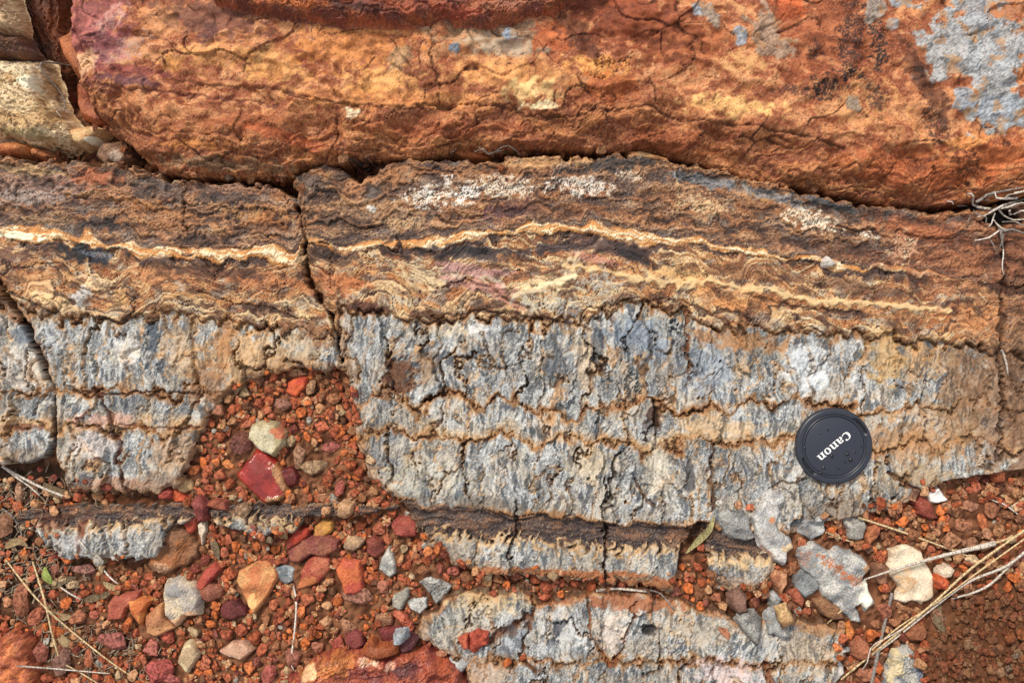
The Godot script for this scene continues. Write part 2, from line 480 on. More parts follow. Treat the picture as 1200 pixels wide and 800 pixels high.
# one stone of its own: base and second colour, layers across "lay" degrees
func stone_face(x: float, y: float, r: Rock, p: Px) -> void:
	var o := r.opt
	var sd: float = o.get("seed", 1.0) * 37.0
	var a: Color = o.a
	var b: Color = o.b
	var sc: float = o.get("scale", 1.0)
	var m := n_lo.get_noise_2d(x * 0.03 * sc + sd, y * 0.03 * sc)
	var fine := n_hi.get_noise_2d(x * 0.28 + sd, y * 0.3)
	var grain := n_hi.get_noise_2d(x * 0.9 + sd, y * 0.9 + 3.0)
	var c := a.lerp(b, ss(-0.25, 0.35, m + fine * 0.3))
	var lay: float = o.get("layers", 0.0)
	p.h = 0.0
	if lay > 0.0:
		var ang := deg_to_rad(float(o.get("lay", 0.0)))
		var s := (-x * sin(ang) + y * cos(ang)) * 0.09 + m * 1.0
		var lam := n_lam.get_noise_2d(s * 1.5 + sd, x * 0.004)
		var ln := maxf(0.0, 1.0 - absf(lam) * 6.0)
		c = c.lerp(o.get("dark", rgb(70, 48, 34)), ln * lay)
		p.h = lam * 2.5 - ln * 1.2
	c = c.darkened(ss(0.15, 0.6, grain) * 0.25 * o.get("grit", 1.0))
	c = c.lightened(ss(0.3, 0.7, -grain) * 0.12 * o.get("grit", 1.0))
	if o.has("mineral"):
		var cell := n_cv.get_noise_2d(x * 0.16 + sd + fine, y * 0.16)
		var rim := n_ce.get_noise_2d(x * 0.16 + sd + fine, y * 0.16)
		c = c.lerp(o.b.darkened(0.35), clampf(0.3 * cell + 0.5 * maxf(m, 0.0) + 0.35 * fine, 0.0, 0.6))
		c = c.lerp(rgb(172, 140, 108), ss(-0.86, -0.98, rim) * ss(-0.1, 0.3, m + grain * 0.5) * 0.55)
	var sx: float = o.get("tx", 0.0)
	var sy: float = o.get("ty", 0.0)
	var cx := (r.x0 + r.x1) * 0.5
	var cy := (r.y0 + r.y1) * 0.5
	var f := n_sm.get_noise_2d(x * 0.03 * sc + sd, y * 0.035 * sc + 7.0) * 3.0 + m * 0.6
	var ter := floorf(f) + ss(0.0, 0.25, f - floorf(f))
	p.c = c
	if o.has("facets"):
		var span := maxf(r.x1 - r.x0, r.y1 - r.y0) * 0.5
		var low := 9.0
		for q in 4:
			var an := TAU * (q + hash1(int(sd) % 97, q, 3)) / 4.0
			var gr := (0.25 + 0.75 * hash1(int(sd) % 97, q, 4)) * float(o.facets)
			low = minf(low, (0.25 + 0.35 * hash1(int(sd) % 97, q, 5)) * float(o.facets) * 0.55 - gr * ((x - cx) * cos(an) + (y - cy) * sin(an)) / span)
		p.h += low
	p.h += r.h0 + (x - cx) * sx + (y - cy) * sy + (ter * 0.8 + fine * 0.16 + m * 1.0) * o.get("rough", 1.0) + grain * 0.07 * o.get("rough", 1.0)
	p.zone = 0

func soil_h(x: float, y: float) -> float:
	# the rubble and soil between the rocks
	var h := -3.0 + n_lo.get_noise_2d(x * 0.006 + 3.0, y * 0.006) * 5.0 + n_lo.get_noise_2d(x * 0.03, y * 0.03 + 70.0) * 2.2
	h += ss(840.0, 940.0, x) * ss(560.0, 620.0, y) * 8.0
	h += ss(1060.0, 1160.0, x) * ss(640.0, 760.0, y) * 10.0
	h += ss(400.0, 300.0, x) * ss(560.0, 480.0, y) * ss(400.0, 440.0, y) * 5.0
	h -= ss(120.0, 20.0, x) * ss(530.0, 560.0, y) * ss(720.0, 640.0, y) * 8.0
	h -= ss(300.0, 230.0, y) * 24.0 + ss(130.0, 90.0, y) * ss(130.0, 90.0, x) * 45.0
	return h

# ---------------------------------------------------------------- a rock: a relief with rounded, ragged rims that goes down into the ground
func apply_patches(x: float, y: float, row: Array, p: Px) -> void:
	for a in row:
		var dx: float = x - a[0]
		var dy: float = y - a[1]
		var rx: float = a[2]
		var ry: float = a[3]
		var big := maxf(rx, ry) * 1.7
		if absf(dx) > big:
			continue
		var ang := deg_to_rad(float(a[4]))
		var ux := (dx * cos(ang) + dy * sin(ang)) / rx
		var uy := (-dx * sin(ang) + dy * cos(ang)) / ry
		var q := sqrt(ux * ux + uy * uy)
		if q > 1.7:
			continue
		var kind: int = a[7]
		if kind == 0:          # soft stain
			q += n_lo.get_noise_2d(x * 0.05 + a[0], y * 0.06) * 0.7
			var w := (1.0 - ss(0.62, 1.05, q)) * float(a[6])
			p.c = tint(p.c, a[5], minf(w * 1.1, 1.0))
		elif kind == 1:        # speckled crust
			q += n_lo.get_noise_2d(x * 0.06 + a[0], y * 0.08) * 0.8
			var w := 1.0 - ss(0.7, 1.05, q)
			var sp := ss(-0.12, 0.25, n_hi.get_noise_2d(x * 0.42, y * 0.26 + 8.0) + n_lo.get_noise_2d(x * 0.1, y * 0.07) * 0.7 + 0.25 * w)
			p.c = p.c.lerp(a[5], w * sp * float(a[6]))
			p.h += w * sp * 0.4
		elif kind == 2:        # hard-edged scab, proud of the surface
			q = maxf(absf(ux), absf(uy)) * 0.55 + q * 0.45 + n_lo.get_noise_2d(x * 0.035 + a[0], y * 0.035) * 0.7
			var w := 1.0 - ss(0.82, 1.0, q)
			var tone: float = 0.6 + 0.55 * n_hi.get_noise_2d(x * 0.22 + y * 0.2, y * 0.22 + 60.0) + 0.3 * n_hi.get_noise_2d(x * 0.7, y * 0.6) + 0.4 * n_lo.get_noise_2d(x * 0.04, y * 0.03)
			var sc: Color = (a[5] as Color).darkened(clampf(0.46 - tone * 0.46, 0.0, 0.5))
			sc = sc.lerp(rgb(176, 128, 86), ss(0.25, 0.5, n_lo.get_noise_2d(x * 0.03 + 60.0, y * 0.03)) * 0.7)
			p.c = p.c.lerp(sc, w * float(a[6]))
			p.h += w * 0.9
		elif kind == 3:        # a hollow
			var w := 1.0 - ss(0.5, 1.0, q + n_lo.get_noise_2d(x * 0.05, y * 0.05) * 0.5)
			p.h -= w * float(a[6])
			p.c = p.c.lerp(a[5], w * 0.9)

func inside(r: Rock, x: float, y: float, p: Px) -> float:      # distance to the outline, and the way out
	if r.poly.size() > 0:
		var q := Vector2(x, y)
		var best := 1e9
		var n := r.poly.size()
		var to := q
		for s in n:
			var c := Geometry2D.get_closest_point_to_segment(q, r.poly[s], r.poly[(s + 1) % n])
			var dd := c.distance_squared_to(q)
			if dd < best:
				best = dd
				to = c
		best = sqrt(best)
		var within := Geometry2D.is_point_in_polygon(q, r.poly)
		var w := (to - q) / maxf(best, 0.3) if within else (q - to) / maxf(best, 0.3)
		p.ox = w.x
		p.oy = w.y
		p.side = 0
		return best if within else -best
	var i := clampi(int(x), -199, 1698) + O
	var j := clampi(int(y), -199, 1698) + O
	var ds := [y - r.top[i], r.bot[i] - y, x - r.left[j], r.right[j] - x]
	var side := 0
	for k in range(1, 4):
		if ds[k] < ds[side]:
			side = k
	p.side = side
	p.ox = [0.0, 0.0, -1.0, 1.0][side]
	p.oy = [-1.0, 1.0, 0.0, 0.0][side]
	return ds[side]

func shade_row(r: Rock, j: int) -> void:
	var hs := PackedFloat32Array()
	var cs := PackedColorArray()
	var zs := PackedInt32Array()
	hs.resize(r.nx)
	cs.resize(r.nx)
	zs.resize(r.nx)
	var y := r.y0 + j * r.step
	var near: Array = []
	for a in r.patches:
		if absf(y - a[1]) < maxf(a[2], a[3]) * 1.7:
			near.append(a)
	var p := Px.new()
	for i in r.nx:
		var x := r.x0 + i * r.step
		var j1 := n_hi.get_noise_2d(x * 0.042 + 400.0, y * 0.042)
		var j2 := n_hi.get_noise_2d(x * 0.16 + 90.0, y * 0.16)
		var d := inside(r, x, y, p) + j1 * r.ragged + j2 * r.ragged * r.flute * 0.5 - (r.skirt - 2.6) * 0.45 * float(r.kind == 2)
		if d < -r.skirt - 0.6:
			zs[i] = -1
			hs[i] = r.floor_h
			continue
		var gentle: bool = r.soft[p.side]
		var edge := r.edge * (2.6 if gentle else 1.0)
		var roll := 1.0 - clampf(d / edge, 0.0, 1.0)
		var fall := r.edge_drop * (1.7 if gentle else 1.0) * (1.0 - sqrt(maxf(0.0, 1.0 - roll * roll)))
		var side_t := ss(0.0, -r.skirt, d) if d < 0.0 else 0.0
		# the sides go on in depth: what they show is found as far out as they go down
		var out := (fall + side_t * (r.h0 - fall - r.floor_h)) / 0.8
		if r.kind == 2:
			out *= 0.25
		var sx := x + p.ox * out
		var sy := y + p.oy * out
		match r.kind:
			0: bed(sx, sy, p)
			1: boulder(sx, sy, r, p)
			2: stone_face(sx, sy, r, p)
			3: lower_quartz(sx, sy, r, p)
		if r.kind != 2:
			on_lines(x, y, j1 + j2 * 0.3, p)
		if near.size() > 0:
			apply_patches(x, y, near, p)
		if gentle:
			p.c = tint(p.c, rgb(146, 104, 70), ss(20.0, 3.0, d) * (0.55 + 0.4 * j2))
		var h := p.h - fall
		if d < 0.0:
			h = lerpf(h, r.floor_h, side_t)
		hs[i] = h
		var grey := p.c.r * 0.3 + p.c.g * 0.5 + p.c.b * 0.2
		cs[i] = p.c.lerp(Color(grey, grey, grey), 0.09)
		zs[i] = p.zone
	r.rows[j] = [hs, cs, zs]

func grow(r: Rock) -> void:
	r.nx = int((r.x1 - r.x0) / r.step) + 1
	r.ny = int((r.y1 - r.y0) / r.step) + 1
	if r.kh < -90.0:
		r.kh = r.h0
	r.k = (EYE - r.kh * 0.001) / EYE
	r.rows.resize(r.ny)
	if r.nx * r.ny > 8000:
		var id := WorkerThreadPool.add_group_task(func(j): shade_row(r, j), r.ny)
		WorkerThreadPool.wait_for_group_task_completion(id)
	else:
		for j in r.ny:
			shade_row(r, j)
	for row in r.rows:
		r.hs.append_array(row[0])
		r.cs.append_array(row[1])
		r.zs.append_array(row[2])
	r.rows.clear()
	rocks.append(r)
	if tops.is_empty():
		tops.resize(TW * TH)
		tops.fill(-99.0)
	for j in range(0, r.ny, 1):
		var ty := int((400.0 + (r.y0 + j * r.step - 400.0) * r.k + 200.0) * 0.5)
		if ty < 0 or ty >= TH:
			continue
		for i in range(0, r.nx, 1):
			var at := j * r.nx + i
			if r.zs[at] < 0:
				continue
			var tx := int((600.0 + (r.x0 + i * r.step - 600.0) * r.k + 200.0) * 0.5)
			if tx >= 0 and tx < TW and r.hs[at] > tops[ty * TW + tx]:
				tops[ty * TW + tx] = r.hs[at]

func rock_h(x: float, y: float) -> float:           # height of the highest rock at a place on the slope
	var tx := int((x + 200.0) * 0.5)
	var ty := int((y + 200.0) * 0.5)
	return tops[ty * TW + tx] if tx >= 0 and ty >= 0 and tx < TW and ty < TH else -99.0

# zone_names: zone -> part name; zones >= 10 are quartz blocks. One part: single = true.
func mesh_rock(r: Rock, o: Node3D, at: Vector3, m: Material, part_of: Dictionary, single := "") -> Dictionary:
	var nx := r.nx
	var ny := r.ny
	var total := nx * ny
	var vs := PackedVector3Array()
	var ns := PackedVector3Array()
	vs.resize(total)
	ns.resize(total)
	var st := r.step * PX * r.k
	for j in ny:
		for i in nx:
			var a := j * nx + i
			vs[a] = Vector3((r.x0 + i * r.step - 600.0) * PX * r.k, (400.0 - r.y0 - j * r.step) * PX * r.k, r.hs[a] * 0.001) - at
	for j in ny:
		for i in nx:
			var a := j * nx + i
			var l := a - 1 if i > 0 else a
			var q := a + 1 if i < nx - 1 else a
			var u := a - nx if j > 0 else a
			var d := a + nx if j < ny - 1 else a
			ns[a] = Vector3((r.hs[l] - r.hs[q]) * 0.001, (r.hs[d] - r.hs[u]) * 0.001, st * 2.0).normalized()
	var quads := {}
	for j in ny - 1:
		for i in nx - 1:
			var a := j * nx + i
			if r.zs[a] < 0 or r.zs[a + 1] < 0 or r.zs[a + nx] < 0 or r.zs[a + nx + 1] < 0:
				continue
			var z := 0 if single != "" else r.zs[a]
			if not quads.has(z):
				quads[z] = []
			quads[z].append(a)
	var owner_of := PackedInt32Array()
	var new_at := PackedInt32Array()
	owner_of.resize(total)
	owner_of.fill(-7)
	new_at.resize(total)
	var made := {}
	var zones: Array = quads.keys()
	zones.sort()
	var leftover: Array = []
	for z in zones:                          # slivers of a block too small to see join their neighbours' part
		if z >= 10 and quads[z].size() < 90:
			leftover.append_array(quads[z])
			quads.erase(z)
	if leftover.size() > 0:
		quads[9] = leftover
	zones = quads.keys()
	zones.sort()
	for z in zones:
		var pv := PackedVector3Array()
		var pn := PackedVector3Array()
		var pc := PackedColorArray()
		var ix := PackedInt32Array()
		for a: int in quads[z]:
			var four := [a, a + 1, a + nx, a + nx + 1]
			for b: int in four:
				if owner_of[b] != z:
					owner_of[b] = z
					new_at[b] = pv.size()
					pv.append(vs[b])
					pn.append(ns[b])
					pc.append(r.cs[b])
			var i0 := new_at[a]
			var i1 := new_at[a + 1]
			var i2 := new_at[a + nx]
			var i3 := new_at[a + nx + 1]
			ix.append_array(PackedInt32Array([i0, i1, i2, i1, i3, i2]))
		var arr := []
		arr.resize(Mesh.ARRAY_MAX)
		arr[Mesh.ARRAY_VERTEX] = pv
		arr[Mesh.ARRAY_NORMAL] = pn
		arr[Mesh.ARRAY_COLOR] = pc
		arr[Mesh.ARRAY_INDEX] = ix
		var am := ArrayMesh.new()
		am.add_surface_from_arrays(Mesh.PRIMITIVE_TRIANGLES, arr)
		var called: String = single if single != "" else part_of.get(z, "quartz_block")
		made[z] = put(am, called, o, m)
	return made

func rock_thing(r: Rock, label: String, m: Material, part_of := {}, group := "", category := "rock") -> Node3D:
	grow(r)
	var cx := (r.x0 + r.x1) * 0.5
	var cy := (r.y0 + r.y1) * 0.5
	if part_of.is_empty():
		var at := Vector3((cx - 600.0) * PX * r.k, (400.0 - cy) * PX * r.k, r.floor_h * 0.001)
		var got := mesh_rock(r, self, at, m, {}, r.called)
		var one: MeshInstance3D = got[0]
		one.transform = Transform3D(frame, frame * at)
		tag(one, label, category, group)
		return one
	var o := Node3D.new()
	o.name = numbered(r.called)
	add_child(o, true)
	var at := Vector3((cx - 600.0) * PX * r.k, (400.0 - cy) * PX * r.k, r.floor_h * 0.001)
	o.transform = Transform3D(frame, frame * at)
	var made := mesh_rock(r, o, at, m, part_of)
	var looks := {0: "brown laminated band along the top", 1: "thin cream vein", 2: "contorted ochre and cream layers", 3: "dark brown to black ledge"}
	if part_of.has(1):
		for z in looks:
			if made.has(z):
				tag(made[z], looks[z])
	tag(o, label, category, group)
	return o

func block(called: String, kind: int, h0: float, box: Array, top, bot, left, right) -> Rock:
	var r := Rock.new()
	r.called = called
	r.kind = kind
	r.h0 = h0
	r.x0 = box[0]
	r.x1 = box[1]
	r.y0 = box[2]
	r.y1 = box[3]
	r.top = top
	r.bot = bot
	r.left = left
	r.right = right
	return r

# a stone whose outline is traced: [x, y, x, y ...] on the slope
func slab(called: String, pts: Array, h0: float, a: Color, b: Color, more := {}) -> Rock:
	var r := Rock.new()
	r.called = called
	r.kind = 2
	r.h0 = h0
	r.x0 = 1e9
	r.y0 = 1e9
	r.x1 = -1e9
	r.y1 = -1e9
	for i in pts.size() / 2:
		var q := Vector2(pts[i * 2], pts[i * 2 + 1])
		r.poly.append(q)
		r.x0 = minf(r.x0, q.x - 5.0)
		r.x1 = maxf(r.x1, q.x + 5.0)
		r.y0 = minf(r.y0, q.y - 5.0)
		r.y1 = maxf(r.y1, q.y + 5.0)
	r.step = 1.0
	r.edge = more.get("edge", 3.0)
	r.edge_drop = more.get("drop", 2.0)
	r.ragged = more.get("ragged", 1.2)
	r.floor_h = h0 - more.get("deep", 10.0)
	r.skirt = clampf(more.get("deep", 10.0) * 0.28, 2.6, 12.0)
	r.opt = more
	r.opt.a = a
	r.opt.b = b
	r.opt.seed = more.get("seed", float(names.size() + rocks.size()))
	return r

# ---------------------------------------------------------------- loose stones
func ico(level: int) -> Array:
	var t := (1.0 + sqrt(5.0)) / 2.0
	var v: Array = [Vector3(-1, t, 0), Vector3(1, t, 0), Vector3(-1, -t, 0), Vector3(1, -t, 0), Vector3(0, -1, t), Vector3(0, 1, t), Vector3(0, -1, -t), Vector3(0, 1, -t), Vector3(t, 0, -1), Vector3(t, 0, 1), Vector3(-t, 0, -1), Vector3(-t, 0, 1)]
	for i in 12:
		v[i] = v[i].normalized()
	var f: Array = [[0, 11, 5], [0, 5, 1], [0, 1, 7], [0, 7, 10], [0, 10, 11], [1, 5, 9], [5, 11, 4], [11, 10, 2], [10, 7, 6], [7, 1, 8], [3, 9, 4], [3, 4, 2], [3, 2, 6], [3, 6, 8], [3, 8, 9], [4, 9, 5], [2, 4, 11], [6, 2, 10], [8, 6, 7], [9, 8, 1]]
	for l in level:
		var mid := {}
		var g: Array = []
		for q in f:
			var m: Array = []
			for e in 3:
				var a: int = mini(q[e], q[(e + 1) % 3])
				var b: int = maxi(q[e], q[(e + 1) % 3])
				var key := a * 100000 + b
				if not mid.has(key):
					mid[key] = v.size()
					v.append(((v[a] + v[b]) * 0.5).normalized())
				m.append(mid[key])
			g.append([q[0], m[0], m[2]])
			g.append([q[1], m[1], m[0]])
			g.append([q[2], m[2], m[1]])
			g.append([m[0], m[1], m[2]])
		f = g
	return [v, f]

# a broken stone of unit half-size: a ball cut by planes, its faces a little rough
func chip_mesh(seed_: int, level: int, cuts: int, rough: float) -> ArrayMesh:
	var r := RandomNumberGenerator.new()
	r.seed = seed_
	var planes: Array = [[Vector3(0, 0, 1), r.randf_range(0.5, 0.75)], [Vector3(0, 0, -1), 0.7]]
	for i in cuts:
		var a := TAU * (i + r.randf_range(-0.35, 0.35)) / cuts
		var n := Vector3(cos(a), sin(a), r.randf_range(-0.45, 0.75)).normalized()
		planes.append([n, r.randf_range(0.58, 0.86)])
	for i in (3 if level > 2 else 1):
		planes.append([Vector3(r.randf_range(-1, 1), r.randf_range(-1, 1), r.randf_range(0.3, 1.0)).normalized(), r.randf_range(0.55, 0.8)])
	var g := ico(level)
	var off := r.randf() * 100.0
	var pts := PackedVector3Array()
	var reach := 0.0
	for q: Vector3 in g[0]:
		var d := 1.15
		for pl in planes:
			var c: float = q.dot(pl[0])
			if c > 0.05:
				d = minf(d, pl[1] / c)
		d *= 1.0 + rough * n_lo.get_noise_3d(q.x * 1.4 + off, q.y * 1.4, q.z * 1.4) + rough * 0.35 * n_hi.get_noise_3d(q.x * 5.0 + off, q.y * 5.0, q.z * 5.0)
		pts.append(q * d)
		reach = maxf(reach, Vector2(q.x, q.y).length() * d)
	for i in pts.size():
		pts[i] = pts[i] / reach
	var st := SurfaceTool.new()
	st.begin(Mesh.PRIMITIVE_TRIANGLES)
	for t in g[1]:
		var tone := 0.86 + 0.2 * n_hi.get_noise_3d(pts[t[0]].x * 2.2 + off, pts[t[0]].y * 2.2, pts[t[0]].z * 2.2) + r.randf_range(-0.02, 0.14)
		st.set_color(Color(tone, tone, tone))
		st.set_smooth_group(-1)
		st.add_vertex(pts[t[0]])
		st.add_vertex(pts[t[2]])
		st.add_vertex(pts[t[1]])
	st.generate_normals()
	return st.commit()

func stain_texture(seed_: int, freq: float, lo: float, hi: float) -> NoiseTexture2D:
	var n := FastNoiseLite.new()
	n.seed = seed_
	n.frequency = freq
	n.fractal_octaves = 5
	n.fractal_gain = 0.62
	var ramp := Gradient.new()
	ramp.offsets = PackedFloat32Array([0.25, 0.45, 0.56, 0.75])
	ramp.colors = PackedColorArray([Color(lo * 0.9, lo * 0.85, lo * 0.82), Color(0.86, 0.83, 0.80), Color(1.0, 0.98, 0.95), Color(hi, hi, hi * 0.98)])
	var t := NoiseTexture2D.new()
	t.width = 256
	t.height = 256
	t.seamless = true
	t.noise = n
	t.color_ramp = ramp
	return t

var stone_mats := {}
var stain: NoiseTexture2D
var pit: NoiseTexture2D
func stone_mat(c: Color, rough := 0.85) -> StandardMaterial3D:
	var key := "%s %.2f" % [c.to_html(), rough]
	if not stone_mats.has(key):
		var m := StandardMaterial3D.new()
		m.vertex_color_use_as_albedo = true
		m.vertex_color_is_srgb = true
		m.albedo_color = c
		m.albedo_texture = stain
		m.uv1_triplanar = true
		m.uv1_world_triplanar = true
		m.uv1_scale = Vector3.ONE * 28.0
		m.roughness = rough
		m.metallic_specular = 0.35
		m.normal_enabled = true
		m.normal_texture = pit
		m.normal_scale = 0.7
		stone_mats[key] = m
	return stone_mats[key]

func ground_at(x: float, y: float) -> float:
	return maxf(soil_h(x, y), rock_h(x, y))

# one loose stone at a place on the slope (as the photograph frames it), w by l units, turned by "turn" degrees
func chip(mesh: Mesh, x: float, y: float, w: float, l: float, thick: float, turn: float, m: Material, lift := 0.3) -> MeshInstance3D:
	var h := 0.0
	var X := x
	var Y := y
	for it in 2:
		var k := (EYE - h * 0.001) / EYE
		X = 600.0 + (x - 600.0) * k
		Y = 400.0 + (y - 400.0) * k
		h = ground_at(X, Y) + thick * 0.8 * lift
	var o := MeshInstance3D.new()
	o.mesh = mesh
	o.material_override = m
	var tip := Basis(Vector3(rng.randf_range(-1, 1), rng.randf_range(-1, 1), 0).normalized(), rng.randf_range(0.0, 0.22))
	var b := Basis(Vector3(0, 0, 1), deg_to_rad(-turn)) * tip * Basis.from_scale(Vector3(w * PX * 0.53, l * PX * 0.53, thick * PX * 0.55))
	o.transform = Transform3D(frame * b, plane(X, Y, h))
	return o

# ---------------------------------------------------------------- stems, roots and leaves
func tube(pts: Array, r0: float, r1: float, sides := 6) -> ArrayMesh:      # pts: Vector3 list, radii in metres
	var c := Curve3D.new()
	for i in pts.size():
		var t: Vector3 = ((pts[mini(i + 1, pts.size() - 1)] as Vector3) - (pts[maxi(i - 1, 0)] as Vector3)) / 6.0
		c.add_point(pts[i], -t, t)
	c.bake_interval = 0.004
	var n := maxi(4, int(c.get_baked_length() / 0.006))
	var st := SurfaceTool.new()
	st.begin(Mesh.PRIMITIVE_TRIANGLES)
	var rings: Array = []
	for i in n + 1:
		var s := c.get_baked_length() * i / n
		var p := c.sample_baked(s, true)
		var d := (c.sample_baked(minf(s + 0.002, c.get_baked_length()), true) - c.sample_baked(maxf(s - 0.002, 0.0), true)).normalized()
		var u := d.cross(Vector3(0.3, 0.2, 1)).normalized()
		var v := d.cross(u)
		var rr := lerpf(r0, r1, float(i) / n) * (1.0 + 0.22 * n_hi.get_noise_2d(s * 160.0, pts[0].x * 900.0))
		var ring: Array = []
		for k in sides:
			var a := TAU * k / sides
			ring.append(p + (u * cos(a) + v * sin(a) * 0.8) * rr)
		rings.append(ring)
	for i in n:
		for k in sides:
			var k2 := (k + 1) % sides
			for q: Vector3 in [rings[i][k], rings[i][k2], rings[i + 1][k], rings[i][k2], rings[i + 1][k2], rings[i + 1][k]]:
				st.add_vertex(q)
	for e in [0, n]:
		for k in range(1, sides - 1):
			st.add_vertex(rings[e][0])
			st.add_vertex(rings[e][k])
			st.add_vertex(rings[e][k + 1])
	st.index()
	st.generate_normals()
	return st.commit()

# a stem through places [x, y, lift, ...] : lift in mm above what lies there, and its curve in the frame of its first place
func stem_path(p: Array) -> Array:
	var out: Array = []
	for i in p.size() / 3:
		var h := 0.0
		var X := 0.0
		var Y := 0.0
		for it in 2:
			var k := (EYE - h * 0.001) / EYE
			X = 600.0 + (float(p[i * 3]) - 600.0) * k
			Y = 400.0 + (float(p[i * 3 + 1]) - 400.0) * k
			h = ground_at(X, Y) + float(p[i * 3 + 2])
		out.append(Vector3((X - 600.0) * PX, (400.0 - Y) * PX, h * 0.001))
	return out

func stem(p: Array, r0: float, r1: float, m: Material, label: String, category: String, group := "") -> MeshInstance3D:
	var path := stem_path(p)
	var at: Vector3 = path[0]
	for i in path.size():
		path[i] -= at
	var o := put(tube(path, r0, r1), "straw" if category == "dry stem" else category.replace(" ", "_"), self, m)
	o.transform = Transform3D(frame, frame * at)
	tag(o, label, category, group)
	return o

func plain_mat(c: Color, rough := 0.8) -> StandardMaterial3D:
	var m := StandardMaterial3D.new()
	m.albedo_color = c
	m.roughness = rough
	m.metallic_specular = 0.3
	m.albedo_texture = stain
	m.uv1_triplanar = true
	m.uv1_world_triplanar = true
	m.uv1_scale = Vector3.ONE * 55.0
	return m

# a narrow curled leaf along a path
func leaf(p: Array, wide: float, m: Material, label: String, group := "") -> void:
	var path := stem_path(p)
	var at: Vector3 = path[0]
	var c := Curve3D.new()
	for i in path.size():
		path[i] -= at
	for i in path.size():
		var t: Vector3 = (path[mini(i + 1, path.size() - 1)] - path[maxi(i - 1, 0)]) / 6.0
		c.add_point(path[i], -t, t)
	var st := SurfaceTool.new()
	st.begin(Mesh.PRIMITIVE_TRIANGLES)
	var n := 16
	var rows: Array = []
	for i in n + 1:
		var s := c.get_baked_length() * i / n
		var q := c.sample_baked(s, true)
		var d := (c.sample_baked(minf(s + 0.001, c.get_baked_length()), true) - c.sample_baked(maxf(s - 0.001, 0.0), true)).normalized()
		var side := d.cross(Vector3(0, 0, 1)).normalized()
		var w := wide * pow(sin(PI * clampf(float(i) / n, 0.02, 0.98)), 0.8) * PX * 0.5
		rows.append([q - side * w + Vector3(0, 0, w * 0.5), q, q + side * w + Vector3(0, 0, w * 0.35)])
	for lay in 2:
		for i in n:
			for k in 2:
				var lift := Vector3(0, 0, -0.0003 * lay)
				for v: Vector3 in [rows[i][k], rows[i][k + 1], rows[i + 1][k], rows[i][k + 1], rows[i + 1][k + 1], rows[i + 1][k]]:
					st.add_vertex(v + lift)
	st.index()
	st.generate_normals()
	var o := put(st.commit(), "leaf", self, m)
	o.transform = Transform3D(frame, frame * at)
	tag(o, label, "leaf", group)

